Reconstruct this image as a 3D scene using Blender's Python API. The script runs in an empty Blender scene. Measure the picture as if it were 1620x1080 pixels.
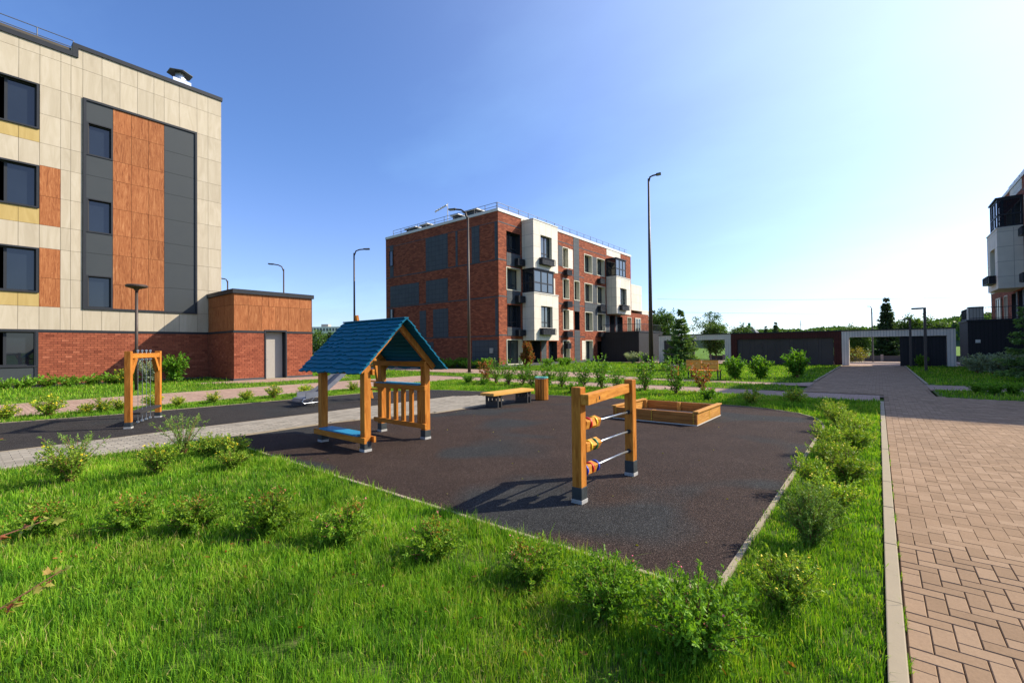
import bpy, math, random
import numpy as np
from mathutils import Vector, Matrix
R = math.radians
random.seed(7)
rng = np.random.default_rng(11)
sc = bpy.context.scene
C = sc.collection

# ------------------------------------------------------------------ camera
# world: +Y runs along the paved walk, +X to its right, metres
PITCH, ROLL, YAW, EYE = R(0.80), R(0.62), R(38.85), 1.55
fw = Vector((-math.sin(YAW) * math.cos(PITCH), math.cos(YAW) * math.cos(PITCH), math.sin(PITCH)))
rt = Vector((math.cos(YAW), math.sin(YAW), 0))
up = rt.cross(fw)
r2 = math.cos(ROLL) * rt - math.sin(ROLL) * up
u2 = math.sin(ROLL) * rt + math.cos(ROLL) * up
cam = bpy.data.cameras.new('camera')
cam.lens, cam.sensor_width, cam.sensor_fit = 16.0, 36.0, 'HORIZONTAL'
cam.clip_start, cam.clip_end = 0.05, 6000
co = bpy.data.objects.new('camera', cam)
m = Matrix((r2, u2, -fw)).transposed().to_4x4()
m.translation = (0, 0, EYE)
co.matrix_world = m
C.objects.link(co)
sc.camera = co

# ------------------------------------------------------------------ light
SUN_EL, SUN_AZ = R(36.3), R(39.5)          # azimuth from +Y towards +X
HAZE_P, HAZE_SUN, HAZE_LOW = 4.4, (4.9, 4.5, 4.2), (0.40, 0.0, 0.0)
world = bpy.data.worlds.new('World')
sc.world = world
world.use_nodes = True
wn, wl = world.node_tree.nodes, world.node_tree.links
for n in list(wn):
    wn.remove(n)
sky = wn.new('ShaderNodeTexSky')
sky.sky_type = 'NISHITA'
sky.sun_disc = False
sky.sun_elevation, sky.sun_rotation = SUN_EL, SUN_AZ
sky.air_density, sky.dust_density, sky.ozone_density = 1.0, 0.5, 2.2
sky.altitude = 100
tc = wn.new('ShaderNodeTexCoord')
sep = wn.new('ShaderNodeSeparateXYZ')
wl.new(tc.outputs['Generated'], sep.inputs[0])
zc = wn.new('ShaderNodeMath'); zc.operation = 'ADD'; zc.inputs[1].default_value = 0.16
wl.new(sep.outputs['Z'], zc.inputs[0])
dv = wn.new('ShaderNodeVectorMath'); dv.operation = 'DIVIDE'
cz = wn.new('ShaderNodeCombineXYZ')
for i in range(2):
    wl.new(zc.outputs[0], cz.inputs[i])
cz.inputs[2].default_value = 1
wl.new(tc.outputs['Generated'], dv.inputs[0])
wl.new(cz.outputs[0], dv.inputs[1])
mp = wn.new('ShaderNodeMapping'); mp.inputs['Scale'].default_value = (0.55, 1.0, 0.0)
mp.inputs['Rotation'].default_value = (0, 0, R(55))
wl.new(dv.outputs[0], mp.inputs[0])
cn = wn.new('ShaderNodeTexNoise'); cn.inputs['Scale'].default_value = 0.9
cn.inputs['Detail'].default_value = 7; cn.inputs['Roughness'].default_value = 0.55
wl.new(mp.outputs[0], cn.inputs['Vector'])
cr = wn.new('ShaderNodeMapRange'); cr.inputs['From Min'].default_value = 0.50
cr.inputs['From Max'].default_value = 0.80; cr.inputs['To Max'].default_value = 0.70
wl.new(cn.outputs['Fac'], cr.inputs['Value'])
br = wn.new('ShaderNodeVectorMath'); br.operation = 'MULTIPLY_ADD'     # thin cirrus scatters the sky's own light
br.inputs[1].default_value = (1.06, 1.10, 1.02); br.inputs[2].default_value = (0.75, 0.95, 0.85)
wl.new(sky.outputs[0], br.inputs[0])
mx = wn.new('ShaderNodeMix'); mx.data_type = 'RGBA'
wl.new(cr.outputs[0], mx.inputs[0])
wl.new(sky.outputs[0], mx.inputs[6]); wl.new(br.outputs[0], mx.inputs[7])
# summer haze: forward scatter round the sun, a pale band towards the horizon
dt = wn.new('ShaderNodeVectorMath'); dt.operation = 'DOT_PRODUCT'
dt.inputs[1].default_value = (math.sin(SUN_AZ) * math.cos(SUN_EL), math.cos(SUN_AZ) * math.cos(SUN_EL), math.sin(SUN_EL))
wl.new(tc.outputs['Generated'], dt.inputs[0])
d1 = wn.new('ShaderNodeMapRange'); d1.inputs['From Min'].default_value = -0.35; d1.inputs['From Max'].default_value = 1.0
wl.new(dt.outputs['Value'], d1.inputs['Value'])
d2 = wn.new('ShaderNodeMath'); d2.operation = 'POWER'; d2.inputs[1].default_value = HAZE_P
wl.new(d1.outputs[0], d2.inputs[0])
hz = wn.new('ShaderNodeMapRange'); hz.inputs['From Min'].default_value = 0.0; hz.inputs['From Max'].default_value = 0.45
hz.inputs['To Min'].default_value = 1.0; hz.inputs['To Max'].default_value = 0.0
hz.interpolation_type = 'SMOOTHERSTEP'
wl.new(sep.outputs['Z'], hz.inputs['Value'])
hs = wn.new('ShaderNodeVectorMath'); hs.operation = 'SCALE'; hs.inputs[0].default_value = HAZE_SUN
wl.new(d2.outputs[0], hs.inputs['Scale'])
hh_ = wn.new('ShaderNodeVectorMath'); hh_.operation = 'SCALE'; hh_.inputs[0].default_value = HAZE_LOW
wl.new(hz.outputs[0], hh_.inputs['Scale'])
wb = wn.new('ShaderNodeVectorMath'); wb.operation = 'MULTIPLY'; wb.inputs[1].default_value = (0.85, 1.06, 1.44)   # the camera's cool white balance
wl.new(mx.outputs[2], wb.inputs[0])
ad1 = wn.new('ShaderNodeVectorMath')
wl.new(wb.outputs[0], ad1.inputs[0]); wl.new(hs.outputs[0], ad1.inputs[1])
ad2 = wn.new('ShaderNodeVectorMath'); wl.new(ad1.outputs[0], ad2.inputs[0]); wl.new(hh_.outputs[0], ad2.inputs[1])
bg = wn.new('ShaderNodeBackground'); bg.inputs['Strength'].default_value = 0.095
wl.new(ad2.outputs[0], bg.inputs['Color'])
wo = wn.new('ShaderNodeOutputWorld'); wl.new(bg.outputs[0], wo.inputs[0])

sl = bpy.data.lights.new('sun', 'SUN')
sl.energy, sl.angle, sl.color = 5.0, R(0.53), (1.0, 0.91, 0.75)
so = bpy.data.objects.new('sun', sl)
sv = Vector((math.sin(SUN_AZ) * math.cos(SUN_EL), math.cos(SUN_AZ) * math.cos(SUN_EL), math.sin(SUN_EL)))
so.rotation_euler = sv.to_track_quat('Z', 'Y').to_euler()
so.location = (30, 30, 40)
C.objects.link(so)
vs = sc.view_settings
vs.view_transform, vs.look, vs.gamma, vs.exposure = 'Standard', 'None', 1.0, 0.70
vs.use_curve_mapping = False

# ------------------------------------------------------------------ materials
class NT:
    def __init__(s, name, rough=0.7, spec=0.2, metal=0.0):
        s.m = bpy.data.materials.new(name); s.m.use_nodes = True
        s.n, s.l = s.m.node_tree.nodes, s.m.node_tree.links
        s.b = s.n['Principled BSDF']
        s.b.inputs['Roughness'].default_value = rough
        s.b.inputs['Specular IOR Level'].default_value = spec
        s.b.inputs['Metallic'].default_value = metal
        s.g = s.n.new('ShaderNodeNewGeometry'); s.o = s.n.new('ShaderNodeObjectInfo')
        s._p = None
    def pos(s, scale=(1, 1, 1), rnd=0.0, rot=(0, 0, 0)):
        mpn = s.n.new('ShaderNodeMapping'); mpn.inputs['Scale'].default_value = scale
        mpn.inputs['Rotation'].default_value = rot
        s.l.new(s.g.outputs['Position'], mpn.inputs[0])
        if rnd:
            a = s.n.new('ShaderNodeMath'); a.operation = 'MULTIPLY'; a.inputs[1].default_value = rnd
            s.l.new(s.o.outputs['Random'], a.inputs[0])
            v = s.n.new('ShaderNodeVectorMath'); v.operation = 'ADD'
            s.l.new(mpn.outputs[0], v.inputs[0]); s.l.new(a.outputs[0], v.inputs[1])
            return v.outputs[0]
        return mpn.outputs[0]
    def noise(s, vec, scale, detail=4, rough=0.55, dist=0.0):
        t = s.n.new('ShaderNodeTexNoise'); s.l.new(vec, t.inputs['Vector'])
        t.inputs['Scale'].default_value = scale; t.inputs['Detail'].default_value = detail
        t.inputs['Roughness'].default_value = rough; t.inputs['Distortion'].default_value = dist
        return t.outputs['Fac']
    def voro(s, vec, scale, out='Color'):
        t = s.n.new('ShaderNodeTexVoronoi'); s.l.new(vec, t.inputs['Vector']); t.inputs['Scale'].default_value = scale
        return t.outputs[out]
    def ramp(s, fac, stops):
        t = s.n.new('ShaderNodeValToRGB'); s.l.new(fac, t.inputs[0])
        e = t.color_ramp.elements
        while len(e) < len(stops):
            e.new(0.5)
        for k, (p, c) in enumerate(stops):
            e[k].position = p; e[k].color = (*c, 1)
        return t.outputs[0]
    def rng(s, fac, a, b, c=0.0, d=1.0):
        t = s.n.new('ShaderNodeMapRange'); s.l.new(fac, t.inputs['Value'])
        for k, v in zip(('From Min', 'From Max', 'To Min', 'To Max'), (a, b, c, d)):
            t.inputs[k].default_value = v
        return t.outputs[0]
    def mix(s, fac, a, b, mode='MIX'):
        t = s.n.new('ShaderNodeMix'); t.data_type = 'RGBA'; t.blend_type = mode
        for idx, x in ((0, fac), (6, a), (7, b)):
            if isinstance(x, (int, float)):
                t.inputs[idx].default_value = x
            elif isinstance(x, tuple):
                t.inputs[idx].default_value = (*x, 1)
            else:
                s.l.new(x, t.inputs[idx])
        return t.outputs[2]
    def gain(s, col, fac):            # multiply a colour by a scalar field
        t = s.n.new('ShaderNodeVectorMath'); t.operation = 'SCALE'
        s.l.new(col, t.inputs[0]); s.l.new(fac, t.inputs['Scale'])
        return t.outputs[0]
    def attr(s, name):
        t = s.n.new('ShaderNodeAttribute'); t.attribute_name = name
        return t.outputs['Fac']
    def rnd(s):
        return s.o.outputs['Random']
    def col(s, x):
        if isinstance(x, tuple):
            s.b.inputs['Base Color'].default_value = (*x, 1)
        else:
            s.l.new(x, s.b.inputs['Base Color'])
        return s
    def rgh(s, x):
        s.l.new(x, s.b.inputs['Roughness']); return s
    def bump(s, h, strength=0.3, dist=0.01):
        t = s.n.new('ShaderNodeBump'); t.inputs['Strength'].default_value = strength; t.inputs['Distance'].default_value = dist
        s.l.new(h, t.inputs['Height']); s.l.new(t.outputs[0], s.b.inputs['Normal'])
        return s

M = {}
def simple(name, c, rough=0.6, spec=0.4, metal=0.0, var=0.12, scale=6.0, bump=0.0):
    t = NT(name, rough, spec, metal)
    v = t.pos(rnd=17.0)
    n = t.noise(v, scale, 5)
    t.col(t.mix(n, tuple(max(0, k * (1 - var)) for k in c), tuple(k * (1 + var) for k in c)))
    t.rgh(t.rng(n, 0.3, 0.7, rough - 0.06, min(1, rough + 0.06)))
    if bump:
        t.bump(t.noise(v, scale * 9, 3), bump, 0.003)
    M[name] = t.m
    return t.m

def leaf(name, stops, trans=0.35, rough=0.5, attr='r'):
    t = NT(name, rough, 0.2)
    c = t.ramp(t.attr(attr), stops)
    n = t.noise(t.pos(), 1.3, 3)
    c = t.gain(c, t.rng(n, 0.3, 0.7, 0.75, 1.2))
    t.col(c)
    tr = t.n.new('ShaderNodeBsdfTranslucent')
    wv = t.n.new('ShaderNodeVectorMath'); wv.operation = 'MULTIPLY'; wv.inputs[1].default_value = (1.25, 1.2, 0.5)
    t.l.new(c, wv.inputs[0]); t.l.new(wv.outputs[0], tr.inputs['Color'])
    ms = t.n.new('ShaderNodeMixShader'); ms.inputs[0].default_value = trans
    t.l.new(t.b.outputs[0], ms.inputs[1]); t.l.new(tr.outputs[0], ms.inputs[2])
    t.l.new(ms.outputs[0], t.n['Material Output'].inputs['Surface'])
    M[name] = t.m
    return t.m

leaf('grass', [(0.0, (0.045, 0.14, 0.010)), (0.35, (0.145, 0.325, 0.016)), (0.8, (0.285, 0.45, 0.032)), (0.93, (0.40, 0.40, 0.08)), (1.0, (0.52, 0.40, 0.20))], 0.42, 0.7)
leaf('spiraea_leaf', [(0.0, (0.07, 0.18, 0.014)), (0.5, (0.18, 0.33, 0.026)), (0.82, (0.32, 0.42, 0.04)), (0.93, (0.38, 0.20, 0.05)), (1.0, (0.42, 0.13, 0.05))], 0.42)
leaf('potentilla_leaf', [(0.0, (0.07, 0.17, 0.016)), (0.5, (0.20, 0.34, 0.028)), (1.0, (0.42, 0.50, 0.06))], 0.35)
leaf('feather_leaf', [(0.0, (0.09, 0.19, 0.03)), (1.0, (0.28, 0.42, 0.07))], 0.3)
leaf('shrub_leaf', [(0.0, (0.05, 0.14, 0.012)), (0.6, (0.12, 0.28, 0.018)), (1.0, (0.24, 0.40, 0.04))], 0.4)
leaf('red_leaf', [(0.0, (0.07, 0.14, 0.02)), (0.35, (0.20, 0.12, 0.03)), (0.7, (0.30, 0.07, 0.03)), (1.0, (0.38, 0.17, 0.05))], 0.4)
leaf('silver_leaf', [(0.0, (0.16, 0.22, 0.12)), (1.0, (0.40, 0.46, 0.30))], 0.35)
leaf('tree_leaf', [(0.0, (0.035, 0.08, 0.016)), (0.6, (0.075, 0.15, 0.028)), (1.0, (0.14, 0.23, 0.05))], 0.3)
leaf('gold_leaf', [(0.0, (0.12, 0.14, 0.02)), (1.0, (0.30, 0.26, 0.04))], 0.35)
leaf('needle', [(0.0, (0.06, 0.12, 0.035)), (0.6, (0.13, 0.23, 0.055)), (1.0, (0.28, 0.38, 0.09))], 0.3)
leaf('fir_needle', [(0.0, (0.03, 0.065, 0.03)), (1.0, (0.10, 0.16, 0.065))], 0.25)
leaf('maple_leaf', [(0.0, (0.12, 0.22, 0.03)), (0.5, (0.28, 0.30, 0.06)), (0.8, (0.40, 0.19, 0.06)), (1.0, (0.30, 0.08, 0.04))], 0.4)
simple('yellow_flower', (0.75, 0.55, 0.02), 0.6, var=0.1)
simple('pink_flower', (0.62, 0.10, 0.18), 0.6, var=0.2)
simple('rust_flower', (0.34, 0.11, 0.05), 0.7, var=0.3)
simple('bark', (0.11, 0.075, 0.05), 0.85, 0.2, var=0.4, scale=20, bump=0.4)
simple('twig', (0.20, 0.09, 0.05), 0.8, 0.2, var=0.3, scale=20)

def wood(name, a, b, rough=0.55):
    t = NT(name, rough + 0.1, 0.15)
    v = t.pos((1, 1, 0.12), rnd=37.0)
    n = t.noise(v, 26, 6, 0.65, 0.6)
    g = t.noise(v, 3.0, 3, 0.5, 0.3)
    c = t.mix(t.rng(n, 0.35, 0.68), a, b)
    c = t.gain(c, t.rng(g, 0.25, 0.75, 0.80, 1.16))
    t.col(c); t.rgh(t.rng(n, 0.3, 0.7, rough - 0.08, rough + 0.12)); t.bump(n, 0.25, 0.003)
    M[name] = t.m
def wood_h(name, a, b, scale, rough=0.55):     # grain along a horizontal axis
    t = NT(name, rough + 0.1, 0.15)
    v = t.pos(scale, rnd=37.0)
    n = t.noise(v, 26, 6, 0.65, 0.6)
    c = t.mix(t.rng(n, 0.35, 0.68), a, b)
    c = t.gain(c, t.rng(t.noise(v, 3.0, 3), 0.25, 0.75, 0.82, 1.15))
    t.col(c); t.bump(n, 0.25, 0.003)
    M[name] = t.m
wood('stained_wood', (0.30, 0.092, 0.010), (0.57, 0.220, 0.036))
wood_h('stained_wood_y', (0.37, 0.13, 0.016), (0.62, 0.27, 0.045), (1, 0.12, 1))
wood_h('stained_wood_x', (0.34, 0.11, 0.013), (0.58, 0.225, 0.034), (0.12, 1, 1))
wood_h('honey_wood_x', (0.62, 0.27, 0.045), (0.74, 0.36, 0.075), (0.12, 1, 1))
wood_h('bench_wood_y', (0.52, 0.26, 0.055), (0.64, 0.36, 0.09), (1, 0.12, 1))
wood_h('sand_wood_x_shaded', (0.30, 0.105, 0.022), (0.44, 0.175, 0.04), (0.12, 1, 1))  # sandbox front and back boards: their shade is put into a darker colour
wood_h('sand_wood_y_lit', (0.40, 0.175, 0.035), (0.54, 0.275, 0.065), (1, 0.12, 1))  # same sandbox wood, sunlit tone painted in, for side boards, caps and posts

# cladding
t = NT('cream_panel', 0.7, 0.12)
v = t.pos((1.0, 1.0, 0.16), rnd=53.0)
n = t.noise(v, 3.2, 5, 0.6, 1.2)
c = t.ramp(n, [(0.28, (0.52, 0.435, 0.315)), (0.5, (0.585, 0.495, 0.365)), (0.75, (0.65, 0.56, 0.43))])
c = t.gain(c, t.rng(t.rnd(), 0, 1, 0.72, 0.81)); t.col(c); M['cream_panel'] = t.m
t = NT('ochre_panel', 0.7, 0.12)
v = t.pos((1.0, 1.0, 0.15), rnd=53.0)
c = t.ramp(t.noise(v, 4, 4, 0.6, 1.0), [(0.3, (0.38, 0.265, 0.095)), (0.7, (0.46, 0.335, 0.135))])
t.col(c); M['ochre_panel'] = t.m
t = NT('orange_panel', 0.7, 0.12)
v = t.pos((1.0, 1.0, 0.10), rnd=53.0)
n = t.noise(v, 11, 8, 0.8, 1.6)
c = t.ramp(n, [(0.34, (0.17, 0.050, 0.020)), (0.45, (0.33, 0.110, 0.040)), (0.54, (0.42, 0.155, 0.058)), (0.66, (0.56, 0.25, 0.105))])
c = t.gain(c, t.rng(t.rnd(), 0, 1, 0.74, 0.92)); t.col(c); M['orange_panel'] = t.m
simple('dark_panel', (0.044, 0.050, 0.054), 0.55, 0.2, var=0.06, scale=2)
simple('anthracite', (0.026, 0.028, 0.033), 0.5, 0.2, var=0.06)
simple('plinth', (0.06, 0.06, 0.062), 0.8, var=0.2)
simple('backing', (0.10, 0.085, 0.07), 0.9, 0.1)
simple('roofing', (0.10, 0.10, 0.10), 0.9, 0.1)
t = NT('brick', 0.85, 0.1)
a = t.attr('r')
c = t.ramp(a, [(0.0, (0.15, 0.040, 0.022)), (0.3, (0.235, 0.066, 0.036)), (0.7, (0.31, 0.092, 0.048)), (1.0, (0.39, 0.13, 0.072))])
n = t.noise(t.pos(), 22, 4)
c = t.gain(c, t.rng(n, 0.3, 0.7, 0.82, 1.14)); t.col(c); t.bump(n, 0.4, 0.004); M['brick'] = t.m
simple('mortar', (0.10, 0.055, 0.042), 0.9, 0.1, var=0.2)

def brickwall(name, c1, c2, mort):
    t = NT(name, 0.85, 0.1)
    s_ = t.n.new('ShaderNodeSeparateXYZ'); t.l.new(t.g.outputs['Position'], s_.inputs[0])
    ad = t.n.new('ShaderNodeMath'); ad.operation = 'ADD'
    t.l.new(s_.outputs[0], ad.inputs[0]); t.l.new(s_.outputs[1], ad.inputs[1])
    cb = t.n.new('ShaderNodeCombineXYZ'); t.l.new(ad.outputs[0], cb.inputs[0]); t.l.new(s_.outputs[2], cb.inputs[1])
    bt = t.n.new('ShaderNodeTexBrick'); t.l.new(cb.outputs[0], bt.inputs['Vector'])
    bt.inputs['Scale'].default_value = 1.0; bt.inputs['Brick Width'].default_value = 0.30
    bt.inputs['Row Height'].default_value = 0.10; bt.inputs['Mortar Size'].default_value = 0.010
    bt.inputs['Color1'].default_value = (*c1, 1); bt.inputs['Color2'].default_value = (*c2, 1)
    bt.inputs['Mortar'].default_value = (*mort, 1)
    n = t.noise(t.pos((1, 1, 2.2)), 2.3, 5, 0.7)
    t.col(t.gain(bt.outputs['Color'], t.rng(n, 0.3, 0.7, 0.84, 1.16)))
    t.bump(bt.outputs['Fac'], -0.4, 0.01)
    M[name] = t.m
brickwall('brick_wall', (0.17, 0.046, 0.025), (0.33, 0.098, 0.048), (0.13, 0.05, 0.032))
def tiled(name, c, w, h, line):
    t = NT(name, 0.65, 0.15)
    s_ = t.n.new('ShaderNodeSeparateXYZ'); t.l.new(t.g.outputs['Position'], s_.inputs[0])
    ad = t.n.new('ShaderNodeMath'); ad.operation = 'ADD'
    t.l.new(s_.outputs[0], ad.inputs[0]); t.l.new(s_.outputs[1], ad.inputs[1])
    cb = t.n.new('ShaderNodeCombineXYZ'); t.l.new(ad.outputs[0], cb.inputs[0]); t.l.new(s_.outputs[2], cb.inputs[1])
    bt = t.n.new('ShaderNodeTexBrick'); t.l.new(cb.outputs[0], bt.inputs['Vector'])
    bt.offset = 0; bt.inputs['Scale'].default_value = 1.0
    bt.inputs['Brick Width'].default_value = w; bt.inputs['Row Height'].default_value = h
    bt.inputs['Mortar Size'].default_value = 0.012
    bt.inputs['Color1'].default_value = (*c, 1); bt.inputs['Color2'].default_value = (*[k * 1.12 for k in c], 1)
    bt.inputs['Mortar'].default_value = (*line, 1)
    t.col(t.gain(bt.outputs['Color'], t.rng(t.noise(t.pos(), 1.2), 0.3, 0.7, 0.92, 1.08)))
    t.bump(bt.outputs['Fac'], -0.3, 0.008)
    M[name] = t.m
tiled('grey_tile', (0.062, 0.070, 0.076), 0.47, 0.42, (0.03, 0.034, 0.04))
tiled('white_tile', (0.60, 0.55, 0.455), 0.9, 0.98, (0.32, 0.29, 0.25))
tiled('white_slat', (0.66, 0.57, 0.48), 0.16, 9.0, (0.36, 0.33, 0.30))
tiled('maroon_panel', (0.075, 0.020, 0.015), 0.16, 9.0, (0.045, 0.012, 0.010))
tiled('charcoal_sheet', (0.074, 0.058, 0.050), 0.9, 9.0, (0.050, 0.040, 0.035))
tiled('black_sheet', (0.024, 0.023, 0.025), 0.18, 9.0, (0.016, 0.016, 0.017))
simple('cream_reveal', (0.56, 0.53, 0.41), 0.6, var=0.05)
simple('coping_white', (0.60, 0.57, 0.50), 0.5, var=0.05)

def glass(name, c, ior=1.6, rough=0.02):
    t = NT(name, rough, 0.5)
    t.b.inputs['IOR'].default_value = ior
    n = t.noise(t.pos((1, 1, 1), rnd=9.0), 0.6, 2)
    t.col(t.mix(n, tuple(k * 0.5 for k in c), tuple(k * 1.5 for k in c)))
    t.bump(t.noise(t.pos(rnd=9.0), 1.1, 2), 0.02, 0.02)
    M[name] = t.m
glass('window_glass', (0.010, 0.014, 0.020), 1.6)
glass('window_glass_light', (0.035, 0.05, 0.05), 1.8)
simple('curtain', (0.40, 0.42, 0.40), 0.8, var=0.1)
simple('lamp_brown', (0.055, 0.036, 0.026), 0.5, 0.4)
simple('lamp_grey', (0.09, 0.09, 0.09), 0.5, 0.4)
simple('galvanised', (0.55, 0.57, 0.60), 0.35, 0.5, 0.85, var=0.15)
simple('steel', (0.50, 0.52, 0.55), 0.30, 0.5, 0.9, var=0.1)
simple('slide_steel', (0.17, 0.18, 0.21), 0.45, 0.4, 0.6, var=0.12)
simple('chain_steel', (0.30, 0.31, 0.33), 0.4, 0.5, 0.8)
simple('black_plastic', (0.018, 0.018, 0.020), 0.55, 0.4)
simple('rubber_seat', (0.03, 0.028, 0.028), 0.8, 0.2)
simple('foot_sleeve', (0.030, 0.036, 0.038), 0.55, 0.4, var=0.25, scale=14)
simple('foot_plate', (0.34, 0.33, 0.31), 0.7, 0.3, var=0.35, scale=30)
simple('red_paint', (0.55, 0.022, 0.016), 0.4)
simple('yellow_paint', (0.72, 0.48, 0.02), 0.4)
simple('green_paint', (0.012, 0.16, 0.06), 0.4)
simple('blue_paint', (0.02, 0.045, 0.32), 0.4)
simple('teal_plastic', (0.10, 0.42, 0.33), 0.45)
t = NT('roof_blue', 0.7, 0.1)
v = t.pos((0.15, 1, 1), rnd=31.0)
n = t.noise(v, 18, 5, 0.6, 0.5)
t.col(t.mix(n, (0.003, 0.078, 0.135), (0.005, 0.135, 0.22))); t.bump(n, 0.25, 0.003); M['roof_blue'] = t.m
simple('seat_blue', (0.012, 0.20, 0.36), 0.5)
simple('door_grey', (0.34, 0.31, 0.27), 0.5, var=0.04)
simple('sand', (0.42, 0.32, 0.20), 0.95, 0.1, var=0.2, scale=30, bump=0.4)

# ground materials
t = NT('soil', 0.95, 0.1)
n = t.noise(t.pos(), 5, 8, 0.7)
t.col(t.ramp(n, [(0.3, (0.05, 0.06, 0.018)), (0.5, (0.075, 0.12, 0.02)), (0.7, (0.14, 0.13, 0.055))]))
t.bump(n, 0.6, 0.03); M['soil'] = t.m
t = NT('lawn_far', 0.95, 0.1)
n = t.noise(t.pos(), 1.1, 8, 0.75); n2 = t.noise(t.pos(), 40, 3)
c = t.ramp(n, [(0.3, (0.06, 0.12, 0.014)), (0.55, (0.10, 0.185, 0.018)), (0.75, (0.16, 0.21, 0.035))])
t.col(t.gain(c, t.rng(n2, 0.3, 0.7, 0.7, 1.25))); t.bump(n2, 0.7, 0.05); M['lawn_far'] = t.m
t = NT('rubber', 0.9, 0.12)
big = t.noise(t.pos(), 0.42, 2, 0.4, 0.4)
zone = t.rng(big, 0.40, 0.46)
cells = t.voro(t.pos(), 170)
cs = t.n.new('ShaderNodeSeparateColor'); t.l.new(cells, cs.inputs[0])
brown = t.ramp(cs.outputs[0], [(0.0, (0.011, 0.008, 0.0065)), (0.5, (0.030, 0.0195, 0.0155)), (0.82, (0.054, 0.033, 0.0255)), (1.0, (0.12, 0.088, 0.070))])
grey = t.ramp(cs.outputs[0], [(0.0, (0.010, 0.010, 0.010)), (0.5, (0.022, 0.022, 0.022)), (0.85, (0.040, 0.040, 0.039)), (1.0, (0.09, 0.09, 0.088))])
sx_ = t.n.new('ShaderNodeSeparateXYZ'); t.l.new(t.g.outputs['Position'], sx_.inputs[0])
far_ = t.rng(sx_.outputs[0], -11.0, -9.5, 0.25, 1.0)
zm = t.n.new('ShaderNodeMath'); zm.operation = 'MULTIPLY'; t.l.new(zone, zm.inputs[0]); t.l.new(far_, zm.inputs[1])
c = t.mix(zm.outputs[0], grey, brown)
c = t.gain(c, t.rng(t.noise(t.pos(), 1.7, 5), 0.3, 0.7, 0.85, 1.15))
t.col(c); t.bump(t.voro(t.pos(), 170, 'Distance'), 0.8, 0.004); M['rubber'] = t.m

def paver_mat(name, stops, attr=True):
    t = NT(name, 0.85, 0.12)
    f = t.attr('r') if attr else t.rnd()
    c = t.ramp(f, stops)
    n = t.noise(t.pos(), 60, 5, 0.7); st = t.noise(t.pos(), 1.1, 5, 0.6)
    c = t.gain(c, t.rng(n, 0.3, 0.7, 0.88, 1.1))
    c = t.gain(c, t.rng(st, 0.3, 0.7, 0.86, 1.10))
    t.col(c); t.bump(n, 0.3, 0.003); M[name] = t.m
RED = [(0.0, (0.228, 0.147, 0.086)), (0.5, (0.266, 0.173, 0.103)), (1.0, (0.305, 0.204, 0.126))]
GRY = [(0.0, (0.215, 0.19, 0.15)), (0.5, (0.26, 0.23, 0.185)), (1.0, (0.31, 0.275, 0.22))]
paver_mat('paver_red', RED); paver_mat('paver_red_piece', RED, False)
paver_mat('paver_grey', GRY); paver_mat('paver_grey_piece', GRY, False)
simple('joint', (0.19, 0.14, 0.095), 0.95, 0.1, var=0.3, scale=30)
simple('concrete', (0.30, 0.245, 0.165), 0.85, 0.2, var=0.14, scale=9, bump=0.3)
t = NT('far_paving', 0.85, 0.2)
bt = t.n.new('ShaderNodeTexBrick'); t.l.new(t.pos(), bt.inputs['Vector'])
bt.inputs['Scale'].default_value = 1.0; bt.inputs['Brick Width'].default_value = 0.2; bt.inputs['Row Height'].default_value = 0.1
bt.inputs['Mortar Size'].default_value = 0.006
bt.inputs['Color1'].default_value = (0.31, 0.20, 0.15, 1); bt.inputs['Color2'].default_value = (0.39, 0.265, 0.20, 1)
bt.inputs['Mortar'].default_value = (0.15, 0.11, 0.08, 1)
t.col(t.gain(bt.outputs['Color'], t.rng(t.noise(t.pos(), 0.8, 5), 0.3, 0.7, 0.88, 1.1))); M['far_paving'] = t.m
simple('hill_green', (0.055, 0.085, 0.045), 0.95, 0.1, var=0.5, scale=0.05)

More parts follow.
